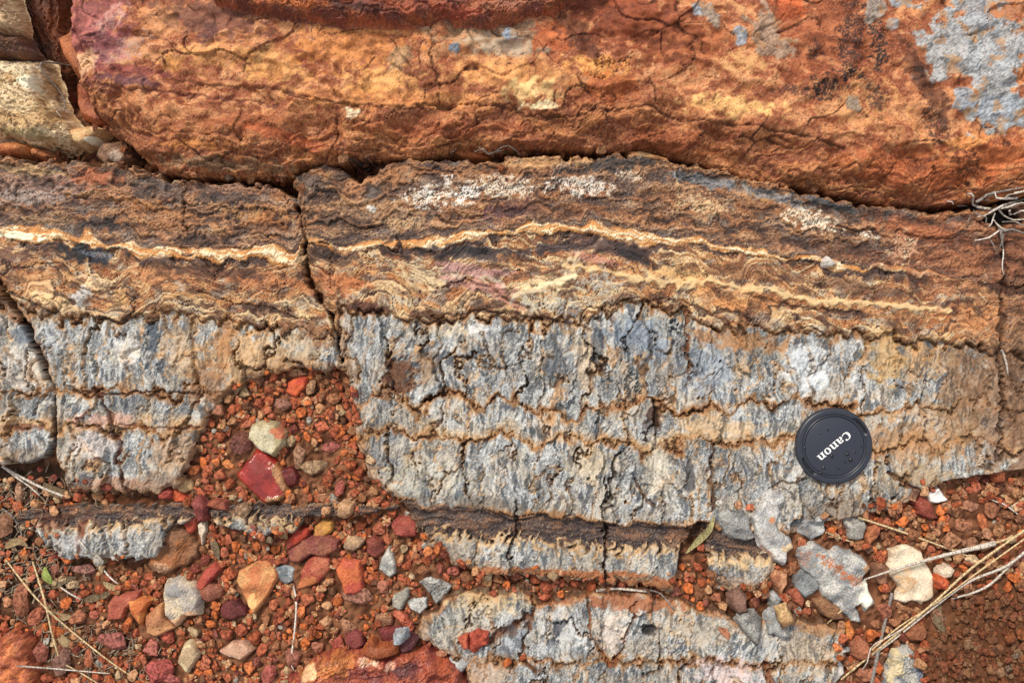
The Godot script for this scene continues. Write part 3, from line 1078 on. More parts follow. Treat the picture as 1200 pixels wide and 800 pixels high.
# ---------------------------------------------------------------- the lens cap
func lens_cap(x: float, y: float) -> void:
	var h := 0.0
	var X := x
	var Y := y
	for it in 2:
		var k := (EYE - (h + 6.0) * 0.001) / EYE
		X = 600.0 + (x - 600.0) * k
		Y = 400.0 + (y - 400.0) * k
		h = 0.0
		for a in 24:
			h = maxf(h, rock_h(X + cos(a * TAU / 24) * 30.0, Y + sin(a * TAU / 24) * 30.0))
	var o := base("lens_cap", X, Y, h - 1.2)
	o.transform.basis = frame * Basis(Vector3(1, 0, 0), 0.03)
	tag(o, "round black plastic camera lens cap with white lettering lying on the grey rock", "lens cap")
	var black := StandardMaterial3D.new()
	black.albedo_color = Color(0.17, 0.185, 0.235)
	black.roughness = 0.36
	black.metallic_specular = 0.5
	var pb := NoiseTexture2D.new()
	var nn := FastNoiseLite.new()
	nn.frequency = 0.25
	pb.noise = nn
	pb.as_normal_map = true
	pb.seamless = true
	pb.bump_strength = 1.0
	pb.width = 256
	pb.height = 256
	black.normal_enabled = true
	black.normal_texture = pb
	black.normal_scale = 0.25
	black.uv1_triplanar = true
	black.uv1_scale = Vector3.ONE * 60.0
	var rim_m: StandardMaterial3D = black.duplicate()
	rim_m.albedo_color = Color(0.165, 0.18, 0.225)
	var dark: StandardMaterial3D = black.duplicate()
	dark.albedo_color = Color(0.05, 0.05, 0.055)
	var face := [[0.0, 5.5], [26.6, 5.5], [26.95, 5.35], [27.1, 4.6], [27.35, 4.6]]
	var rim := [[27.35, 4.6], [27.5, 5.5], [28.4, 5.75], [28.9, 5.75], [29.15, 5.0], [29.5, 5.0], [29.75, 5.85], [30.3, 6.0], [33.4, 5.9], [34.5, 5.4], [35.1, 4.4], [35.2, 3.0], [35.2, 0.0], [33.0, -0.6], [0.0, -0.6]]
	for part in [["face", face, black], ["rim", rim, rim_m]]:
		var st := SurfaceTool.new()
		st.begin(Mesh.PRIMITIVE_TRIANGLES)
		var pr: Array = part[1]
		var seg := 144
		for i in pr.size() - 1:
			for s in seg:
				var q: Array = []
				for e in [[i, s], [i, s + 1], [i + 1, s], [i + 1, s + 1]]:
					var a: float = TAU * e[1] / seg
					var rr: float = pr[e[0]][0]
					var z: float = pr[e[0]][1]
					# the two sprung clips sit in slots cut through the rim
					var off := absf(wrapf(a - deg_to_rad(38.0), -PI / 2, PI / 2))
					if part[0] == "rim" and off < 0.30 and rr > 29.6 and rr < 33.0 and i > 4:
						z -= 2.6
					q.append(Vector3(cos(a) * rr, sin(a) * rr, z) * 0.001)
				for v: Vector3 in [q[0], q[1], q[2], q[1], q[3], q[2]]:
					st.add_vertex(v)
		st.index()
		st.generate_normals()
		put(st.commit(), part[0], o, part[2])
	for turn in [38.0, 218.0]:
		var st := SurfaceTool.new()
		st.begin(Mesh.PRIMITIVE_TRIANGLES)
		for s in 16:
			var q: Array = []
			for a in [s, s + 1]:
				var an: float = deg_to_rad(turn) - 0.25 + 0.5 * a / 16.0
				for e in [[31.2, 3.6], [31.2, 5.6], [33.6, 5.5], [33.6, 3.6]]:
					q.append(Vector3(cos(an) * e[0], sin(an) * e[0], e[1]) * 0.001)
			for k in 3:
				for v: Vector3 in [q[k], q[k + 4], q[k + 1], q[k + 1], q[k + 4], q[k + 5]]:
					st.add_vertex(v)
		st.generate_normals()
		put(st.commit(), "clip", o, dark)
	var tm := TextMesh.new()
	var f := SystemFont.new()
	f.font_names = PackedStringArray(["Droid Serif"])
	f.font_weight = 700
	tm.font = f
	tm.text = "Canon"
	tm.font_size = 64
	tm.pixel_size = 0.000182
	tm.depth = 0.00025
	tm.curve_step = 1.0
	var white := StandardMaterial3D.new()
	white.albedo_color = Color(0.93, 0.93, 0.92)
	white.roughness = 0.5
	var t := put(tm, "lettering", o, white)
	t.transform = Transform3D(Basis(Vector3(0, 0, 1), deg_to_rad(221.0)) * Basis.from_scale(Vector3(1.0, 0.88, 1.0)), Vector3(-0.0001, 0.0001, 0.00553))
	var water := StandardMaterial3D.new()
	water.albedo_color = Color(0.035, 0.04, 0.05)
	water.roughness = 0.05
	water.metallic_specular = 0.6
	var drop := SphereMesh.new()
	drop.radius = 1.0
	drop.height = 2.0
	drop.radial_segments = 14
	drop.rings = 8
	var spots := [[-6, 15, .8], [-13, 12, .7], [3, 8, .9], [18.5, -5, .9], [12, -7, 1.4], [15, -12.5, 1.5], [10, -14.5, .7], [4, -20, 1.0], [-9.5, -20, 1.2], [-12.5, -24, 1.1], [-2, -9, 1.3], [2, -6, .7], [-27, -1.5, .8], [25, 0, .7], [3, -32, .9], [-8, -26, .7], [19, 13, .7], [30, -6, .9]]
	for s in spots:
		var d := put(drop, "water_drop", self, water)
		var sc := 0.00125 * float(s[2])
		var z := 5.45 if Vector2(s[0], s[1]).length() < 26.0 else 5.7
		d.transform = o.transform * Transform3D(Basis.from_scale(Vector3(sc, sc, sc * 0.7)), Vector3(s[0], s[1], z) * 0.001)
		tag(d, "tiny dark water drop beaded on the black lens cap", "water drop", "water drops beaded on the lens cap")

func _ready() -> void:
	frame = Basis(Vector3(1, 0, 0), Vector3(0, sin(deg_to_rad(SLOPE)), -cos(deg_to_rad(SLOPE))), Vector3(0, cos(deg_to_rad(SLOPE)), sin(deg_to_rad(SLOPE))))
	rng.seed = 4711
	# camera
	var cam := Camera3D.new()
	cam.name = "camera"
	cam.fov = 40.0
	cam.near = 0.02
	cam.far = 300.0
	add_child(cam)
	cam.transform = Transform3D(frame, frame * Vector3(0, 0, EYE))
	cam.current = true
	# sky: bright overcast
	var we := WorldEnvironment.new()
	we.name = "environment"
	var env := Environment.new()
	var sky := Sky.new()
	var sm := ProceduralSkyMaterial.new()
	sm.sky_top_color = Color(0.86, 0.87, 0.89)
	sm.sky_horizon_color = Color(0.88, 0.88, 0.88)
	sm.sky_curve = 0.2
	sm.ground_bottom_color = Color(0.30, 0.22, 0.17)
	sm.ground_horizon_color = Color(0.55, 0.50, 0.45)
	sm.sky_energy_multiplier = 0.86
	sky.sky_material = sm
	env.sky = sky
	env.background_mode = Environment.BG_SKY
	env.tonemap_mode = Environment.TONE_MAPPER_LINEAR
	env.tonemap_exposure = 1.40
	env.ssao_enabled = true
	env.ssil_enabled = true
	env.sdfgi_enabled = true
	we.environment = env
	add_child(we)
	var sun := DirectionalLight3D.new()
	sun.name = "sun"
	sun.light_energy = 0.8
	sun.light_color = Color(1.0, 0.96, 0.90)
	sun.light_angular_distance = 12.0
	sun.shadow_enabled = true
	add_child(sun)
	sun.look_at_from_position(Vector3(-0.9, 2.3, -0.35), Vector3.ZERO)

	# noises
	n_lo.noise_type = FastNoiseLite.TYPE_SIMPLEX
	n_lo.seed = 3
	n_lo.frequency = 1.0
	n_lo.fractal_octaves = 4
	n_lo.fractal_gain = 0.55
	n_hi.noise_type = FastNoiseLite.TYPE_SIMPLEX
	n_hi.seed = 11
	n_hi.frequency = 1.0
	n_hi.fractal_octaves = 2
	n_rg.noise_type = FastNoiseLite.TYPE_SIMPLEX
	n_rg.seed = 23
	n_rg.frequency = 1.0
	n_rg.fractal_octaves = 3
	n_lam.noise_type = FastNoiseLite.TYPE_SIMPLEX
	n_lam.seed = 31
	n_lam.frequency = 1.0
	n_lam.fractal_octaves = 2
	n_sm.noise_type = FastNoiseLite.TYPE_SIMPLEX
	n_sm.seed = 47
	n_sm.frequency = 1.0
	n_sm.fractal_type = FastNoiseLite.FRACTAL_NONE
	for n: FastNoiseLite in [n_cv, n_ce]:
		n.noise_type = FastNoiseLite.TYPE_CELLULAR
		n.seed = 61
		n.frequency = 1.0
		n.fractal_type = FastNoiseLite.FRACTAL_NONE
		n.cellular_distance_function = FastNoiseLite.DISTANCE_EUCLIDEAN
	n_cv.cellular_return_type = FastNoiseLite.RETURN_CELL_VALUE
	n_ce.cellular_return_type = FastNoiseLite.RETURN_DISTANCE2_SUB
	stain = stain_texture(5, 0.03, 0.55, 1.2)
	pit = NoiseTexture2D.new()
	var pn := FastNoiseLite.new()
	pn.frequency = 0.05
	pn.fractal_octaves = 4
	pit.noise = pn
	pit.as_normal_map = true
	pit.seamless = true
	pit.width = 256
	pit.height = 256
	pit.bump_strength = 6.0

	setting()
	outcrop()
	stones()
	plants()
	lens_cap(979, 523)

func hill_mat() -> StandardMaterial3D:
	var m := stone_mat(Color.WHITE).duplicate() as StandardMaterial3D
	m.vertex_color_use_as_albedo = false
	m.albedo_color = Color(0.50, 0.34, 0.26)
	m.uv1_scale = Vector3.ONE * 9.0
	m.normal_scale = 2.0
	return m

# ---------------------------------------------------------------- ground
func setting() -> void:
	var soil := StandardMaterial3D.new()
	soil.albedo_color = Color(0.40, 0.26, 0.18)
	soil.roughness = 0.95
	var sheet := ArrayMesh.new()
	var st := SurfaceTool.new()
	st.begin(Mesh.PRIMITIVE_TRIANGLES)
	# the hillside: rings of quads from under the outcrop out to 90 m
	var radii := [0.0, 0.3, 0.55, 0.65, 0.75, 0.85, 0.95, 1.1, 1.3, 2.0, 3.2, 5.0, 8.0, 14.0, 25.0, 45.0, 90.0]
	var seg := 48
	for i in radii.size():
		for s in seg:
			var a := TAU * s / seg
			var q := Vector2(cos(a), sin(a)) * float(radii[i])
			var z := lerpf(-0.085, -0.022, ss(0.55, 0.95, q.length())) + n_lo.get_noise_2d(q.x * 0.3, q.y * 0.3) * minf(0.10 * radii[i], 1.2) * ss(0.8, 2.0, radii[i])
			st.add_vertex(Vector3(q.x, q.y, z))
	for i in radii.size() - 1:
		for s in seg:
			var a := i * seg + s
			var b := i * seg + (s + 1) % seg
			for e in [a, b, a + seg, b, b + seg, a + seg]:
				st.add_index(e)
	st.generate_normals()
	var hill := put(st.commit(), "hillside", self, hill_mat())
	hill.transform = Transform3D(frame, Vector3.ZERO)
	tag(hill, "red brown stony hillside round the outcrop", "", "", "structure")
	# the soil and fine rubble between the rocks
	var step := 4.0
	var nx := int(1560 / step)
	var ny := int(1120 / step)
	var vs := PackedVector3Array()
	var cs := PackedColorArray()
	var ix := PackedInt32Array()
	for j in ny:
		for i in nx:
			var x := -180.0 + i * step
			var y := -150.0 + j * step
			var rim := minf(minf(x + 180.0, 1380.0 - x), minf(y + 150.0, 970.0 - y))
			var f := n_hi.get_noise_2d(x * 0.22, y * 0.22)
			var m := n_lo.get_noise_2d(x * 0.02, y * 0.02)
			var h := soil_h(x, y) + f * 1.6
			h = lerpf(-60.0, h, ss(0.0, 60.0, rim))
			vs.append(Vector3((x - 600.0) * PX, (400.0 - y) * PX, h * 0.001))
			var c := rgb(92, 60, 45).lerp(rgb(134, 92, 68), ss(-0.4, 0.4, m + f * 0.6))
			c = c.lerp(rgb(52, 36, 28), ss(0.1, 0.5, -f + m * 0.3) * 0.6)
			c = c.lerp(rgb(94, 64, 46), ss(1050.0, 1120.0, x) * ss(600.0, 680.0, y) * 0.7)
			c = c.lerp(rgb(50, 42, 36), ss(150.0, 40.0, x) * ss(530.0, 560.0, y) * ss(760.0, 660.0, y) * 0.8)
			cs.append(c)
	for j in ny - 1:
		for i in nx - 1:
			var a := j * nx + i
			ix.append_array(PackedInt32Array([a, a + 1, a + nx, a + 1, a + nx + 1, a + nx]))
	var arr := []
	arr.resize(Mesh.ARRAY_MAX)
	arr[Mesh.ARRAY_VERTEX] = vs
	arr[Mesh.ARRAY_COLOR] = cs
	arr[Mesh.ARRAY_INDEX] = ix
	var am := ArrayMesh.new()
	am.add_surface_from_arrays(Mesh.PRIMITIVE_TRIANGLES, arr)
	var s2 := SurfaceTool.new()
	s2.create_from(am, 0)
	s2.generate_normals()
	var g := put(s2.commit(), "ground", self, rock_material(0.95, 0.2))
	g.transform = Transform3D(frame, Vector3.ZERO)
	tag(g, "red brown soil between the rocks", "", "", "structure")

# ---------------------------------------------------------------- the bedrock
func outcrop() -> void:
	c_v1 = lut([-200, 262, 0, 270, 40, 275, 70, 279, 100, 283, 130, 290, 150, 289, 175, 296, 200, 298, 240, 297, 260, 301, 300, 295, 345, 303, 356, 282, 375, 285, 400, 290, 420, 290, 450, 284, 480, 287, 520, 284, 532, 276, 580, 271, 600, 272, 625, 262, 650, 266, 690, 268, 720, 272, 750, 281, 790, 284, 830, 286, 870, 293, 920, 301, 950, 304, 1000, 311, 1040, 318, 1080, 322, 1110, 328, 1400, 345])
	c_th = lut([-200, 9, 0, 9, 50, 10, 100, 10, 130, 7, 160, 9, 200, 7, 240, 7, 270, 9, 330, 8, 356, 7, 400, 7, 430, 5, 500, 6, 528, 9, 560, 10, 620, 11, 660, 9, 700, 7, 730, 9, 770, 11, 820, 8, 870, 6, 940, 5, 1000, 6, 1060, 4, 1110, 2, 1140, 0, 1400, 0])
	c_v2 = lut([-200, 330, 600, 330, 660, 310, 700, 315, 740, 325, 790, 332, 840, 330, 880, 335, 920, 345, 960, 352, 1000, 355, 1060, 358, 1110, 362, 1400, 372])
	c_qt = lut([-200, 340, 0, 352, 30, 366, 90, 374, 150, 374, 200, 368, 240, 374, 300, 384, 392, 392, 396, 362, 440, 366, 500, 375, 550, 371, 600, 375, 650, 381, 700, 368, 740, 356, 800, 360, 818, 380, 860, 386, 900, 386, 950, 388, 1010, 393, 1060, 398, 1130, 404, 1175, 412, 1400, 420])
	c_ra = lut([-200, 455, 0, 458, 100, 459, 240, 462, 395, 470, 410, 470, 450, 458, 500, 478, 530, 465, 570, 475, 630, 480, 660, 488, 700, 476, 740, 478, 770, 468, 800, 480, 860, 478, 920, 474, 1000, 482, 1100, 476, 1400, 490])
	c_rb = lut([-200, 500, 0, 502, 60, 504, 100, 510, 150, 500, 240, 502, 395, 510, 420, 512, 450, 506, 520, 504, 560, 512, 640, 516, 690, 520, 740, 524, 800, 516, 860, 520, 930, 522, 1000, 526, 1100, 520, 1400, 530])
	c_dt = lut([-200, 586, 190, 584, 300, 586, 400, 586, 470, 590, 520, 594, 600, 603, 660, 606, 710, 614, 760, 616, 825, 618, 850, 624, 890, 626, 1400, 640])
	c_db = lut([-200, 616, 30, 616, 90, 612, 140, 612, 190, 608, 260, 606, 300, 606, 350, 612, 400, 618, 470, 624, 530, 624, 560, 632, 600, 628, 660, 636, 710, 642, 760, 640, 830, 648, 870, 652, 1400, 660])

	var up_bot := lut([-200, 168, 80, 150, 112, 132, 120, 150, 145, 166, 159, 181, 172, 193, 190, 201, 223, 207, 270, 206, 318, 205, 338, 203, 356, 194, 398, 189, 434, 181, 484, 186, 505, 184, 535, 171, 560, 173, 637, 172, 700, 175, 760, 175, 800, 186, 840, 198, 880, 210, 935, 216, 1003, 230, 1036, 237, 1087, 242, 1130, 238, 1200, 230, 1400, 200])
	var c_t2 := lut([330, 214, 342, 207, 358, 199, 372, 193, 390, 193, 410, 208, 424, 212, 440, 200, 456, 190, 475, 187, 500, 187, 560, 190, 620, 183, 680, 185, 740, 180, 800, 190, 850, 200, 900, 214, 950, 228, 1000, 238, 1060, 246, 1110, 250, 1140, 247, 1200, 238, 1400, 220])
	var l_top := lut([-200, 184, 0, 184, 60, 190, 130, 192, 175, 203, 210, 212, 240, 213, 300, 216, 320, 221, 340, 230])
	c_top = lut([-200, 184, 0, 184, 60, 190, 130, 192, 175, 203, 210, 212, 300, 216, 335, 226, 342, 207, 372, 193, 410, 205, 440, 200, 475, 187, 560, 190, 620, 183, 740, 180, 800, 190, 850, 200, 900, 214, 950, 228, 1000, 238, 1060, 246, 1140, 250, 1400, 230])

	# joints, stains and small veins: places, width, colour, how much of it, height
	var rust := rgb(112, 62, 34)
	var black := rgb(40, 28, 24)
	var cream := rgb(230, 194, 138)
	lines = [
		[[805, 365, 806, 400, 808, 445], 1.5, rust, 0.9, -2.5],
		[[710, 560, 708, 600, 710, 640, 712, 690], 1.7, rgb(56, 36, 28), 0.8, -6.0],
		[[606, 590, 604, 622, 596, 655], 2.0, black, 0.7, -4.0],
		[[1040, 552, 1062, 566, 1090, 582], 2.5, rgb(100, 54, 32), 0.85, -4.0],
		[[1178, 285, 1175, 340, 1171, 400, 1178, 470, 1172, 540], 2.6, rgb(72, 44, 32), 0.8, -4.0],
		[[660, 312, 690, 314, 720, 320, 760, 329, 790, 332, 830, 329, 860, 336, 900, 338, 920, 346, 955, 354, 1000, 355, 1060, 360, 1112, 366], 3.6, cream, 0.85, 1.6],
		[[1010, 366, 960, 362, 915, 356, 880, 346], 1.6, rgb(60, 38, 28), 0.75, -1.6],
		[[602, 345, 634, 338, 662, 330, 672, 316, 674, 296], 4.6, rgb(222, 200, 160), 0.8, 1.4],
		[[520, 328, 550, 322, 572, 326, 590, 336], 2.6, rgb(206, 186, 166), 0.75, 1.2],
		[[516, 334, 548, 329, 575, 336, 592, 350, 620, 360], 1.4, rgb(66, 36, 34), 0.75, -1.8],
		[[470, 312, 478, 332, 500, 342, 520, 330], 2.6, rgb(210, 180, 136), 0.7, 1.0],
		[[540, 376, 556, 362, 590, 366, 640, 374, 690, 384], 2.2, rgb(72, 46, 32), 0.7, -1.6],
		[[700, 374, 706, 360, 726, 350, 760, 352, 800, 352, 830, 366, 850, 362, 868, 366, 880, 376], 1.5, rgb(66, 42, 30), 0.75, -1.6],
		[[792, 205, 793, 232, 788, 252, 796, 262], 1.0, rgb(196, 160, 112), 0.75, 0.8],
		[[832, 222, 830, 238, 826, 244], 1.0, rgb(190, 160, 124), 0.7, 0.8],
		[[868, 216, 884, 230, 900, 236], 1.6, rgb(200, 150, 90), 0.7, 0.8],
		[[468, 290, 466, 278, 470, 300], 1.4, black, 0.8, -1.5],
		[[470, 395, 458, 412, 452, 440, 456, 462], 1.8, rgb(96, 62, 40), 0.7, -2.0],
		[[556, 420, 580, 430, 610, 428], 1.3, rgb(90, 66, 46), 0.7, -2.0],
		[[520, 468, 518, 484, 508, 500], 1.6, rgb(80, 52, 36), 0.7, -2.6],
		[[740, 520, 722, 540, 716, 570, 712, 590], 2.0, black, 0.75, -4.0],
		[[742, 560, 756, 585, 770, 596], 1.6, rgb(80, 52, 36), 0.7, -3.0],
		[[768, 470, 770, 490, 755, 515], 2.4, rgb(54, 36, 30), 0.7, -4.0],
		[[836, 520, 834, 560, 838, 600], 2.0, rgb(80, 50, 34), 0.75, -3.0],
		[[902, 575, 920, 566, 948, 562], 1.6, rgb(80, 58, 44), 0.7, -2.4],
		# left block
		[[217, 212, 216, 240, 217, 268], 1.3, rgb(62, 38, 30), 0.8, -2.5],
		[[84, 459, 130, 462, 200, 459, 234, 463], 1.5, rgb(92, 58, 40), 0.8, -3.0],
		[[109, 456, 125, 485, 137, 519, 134, 540, 142, 566, 150, 582], 2.2, rgb(98, 52, 34), 0.85, -5.0],
		[[137, 498, 180, 503, 231, 500], 1.4, rgb(120, 66, 38), 0.8, -2.0],
		[[60, 279, 80, 284, 104, 288], 1.6, rgb(90, 52, 30), 0.8, -1.5],
		[[0, 320, 30, 312, 60, 307, 78, 312, 84, 322], 1.3, rgb(62, 40, 30), 0.75, -1.6],
		[[12, 342, 40, 356, 62, 366, 84, 352, 70, 346, 50, 356], 1.4, rgb(58, 38, 28), 0.8, -1.8],
		[[118, 372, 140, 378, 152, 366, 158, 350, 150, 345], 1.6, rgb(60, 40, 30), 0.8, -1.8],
		[[84, 330, 100, 340, 128, 344, 150, 336], 1.4, rgb(64, 44, 32), 0.7, -1.4],
		[[230, 340, 262, 352, 290, 358, 320, 362, 350, 374], 1.6, rgb(70, 44, 30), 0.75, -1.8],
		[[196, 346, 240, 344, 262, 354, 300, 352], 2.2, rgb(204, 150, 92), 0.6, 1.0],
		[[222, 380, 224, 410, 232, 450], 2.2, rgb(120, 78, 46), 0.7, -2.5],
		[[58, 204, 62, 222, 66, 242], 2.2, rgb(110, 62, 38), 0.7, -1.5],
		# big boulder
		[[508, 20, 506, 74, 515, 98, 516, 130], 1.2, rgb(84, 54, 38), 0.75, -2.0],
		[[345, 118, 400, 127, 480, 130, 520, 128, 600, 126, 612, 136, 640, 139, 651, 137, 652, 116], 1.3, rgb(92, 54, 34), 0.75, -2.2],
		[[640, 140, 700, 134, 756, 128, 800, 146, 870, 152, 930, 162, 985, 178], 1.3, rgb(80, 48, 34), 0.7, -2.0],
		[[756, 92, 764, 110, 766, 124], 1.2, rgb(84, 46, 32), 0.7, -2.0],
		[[210, 100, 260, 106, 320, 110, 372, 122], 1.2, rgb(96, 58, 38), 0.65, -1.6],
		[[120, 104, 170, 112, 240, 118, 330, 128], 1.6, rgb(94, 50, 44), 0.6, -1.6],
		[[925, 58, 950, 70, 975, 84, 990, 92], 3.0, rgb(226, 186, 126), 0.8, 1.0],
		[[880, 110, 895, 98, 905, 84], 1.8, rgb(214, 168, 116), 0.7, 0.8],
		[[1024, 98, 1046, 120, 1060, 150, 1082, 178, 1104, 200], 2.2, rgb(202, 140, 84), 0.65, 0.8],
		[[845, 0, 862, 16, 868, 30, 886, 32], 2.4, rgb(210, 158, 102), 0.7, 1.0],
		[[886, 0, 892, 20, 900, 40, 912, 62], 3.0, rgb(178, 158, 140), 0.7, 1.0],
		[[1108, 60, 1116, 90, 1112, 105], 1.2, rgb(110, 60, 44), 0.8, -1.4],
		[[1181, 30, 1180, 80, 1186, 112, 1197, 132], 1.6, rgb(140, 76, 44), 0.8, -1.8],
		[[455, 48, 466, 58, 472, 70], 1.0, rgb(70, 48, 36), 0.8, -1.2],
		# lower quartz blocks
		[[688, 690, 690, 715, 692, 740, 704, 765, 716, 782], 1.7, rgb(138, 78, 40), 0.9, -3.0],
		[[744, 704, 738, 735, 730, 760, 716, 781], 1.5, rgb(120, 66, 36), 0.9, -3.0],
		[[626, 702, 622, 730, 616, 750, 612, 772, 628, 790], 2.6, rgb(110, 64, 38), 0.85, -5.0],
		[[545, 752, 575, 748, 600, 738, 618, 726], 5.0, rgb(104, 58, 38), 0.8, -6.0],
		[[842, 774, 836, 788, 832, 800], 1.5, rgb(90, 52, 36), 0.8, -2.5],
		[[895, 775, 900, 790, 905, 800], 2.6, rgb(120, 66, 40), 0.8, -4.0]]
	stamp_lines()
	var rock_m := rock_material(0.66, 0.45)
	var parts := {0: "brown_band", 1: "cream_vein", 2: "folded_band", 3: "dark_ledge"}

	# centre block
	var right_edge := lut([-200, 1250, 545, 1250, 556, 1165, 565, 1110, 580, 1080, 596, 1052, 606, 1010, 616, 940, 640, 920, 690, 905, 1400, 905])
	var r := block("banded_rock", 0, 16.0, [334, 1252, 172, 704], c_t2,
		lut([-200, 640, 470, 640, 500, 652, 540, 668, 590, 679, 650, 681, 700, 684, 760, 688, 790, 700, 800, 640, 826, 636, 834, 690, 880, 694, 900, 690, 930, 640, 1000, 620, 1400, 575]),
		lut([-200, 342, 205, 342, 240, 348, 280, 356, 320, 361, 350, 374, 370, 390, 410, 396, 450, 406, 480, 413, 520, 417, 560, 432, 590, 466, 615, 484, 640, 494, 660, 530, 1400, 560]), right_edge)
	r.edge = 6.0
	r.edge_drop = 5.0
	r.floor_h = -34.0
	r.ragged = 5.0
	r.soft = [false, true, true, true]
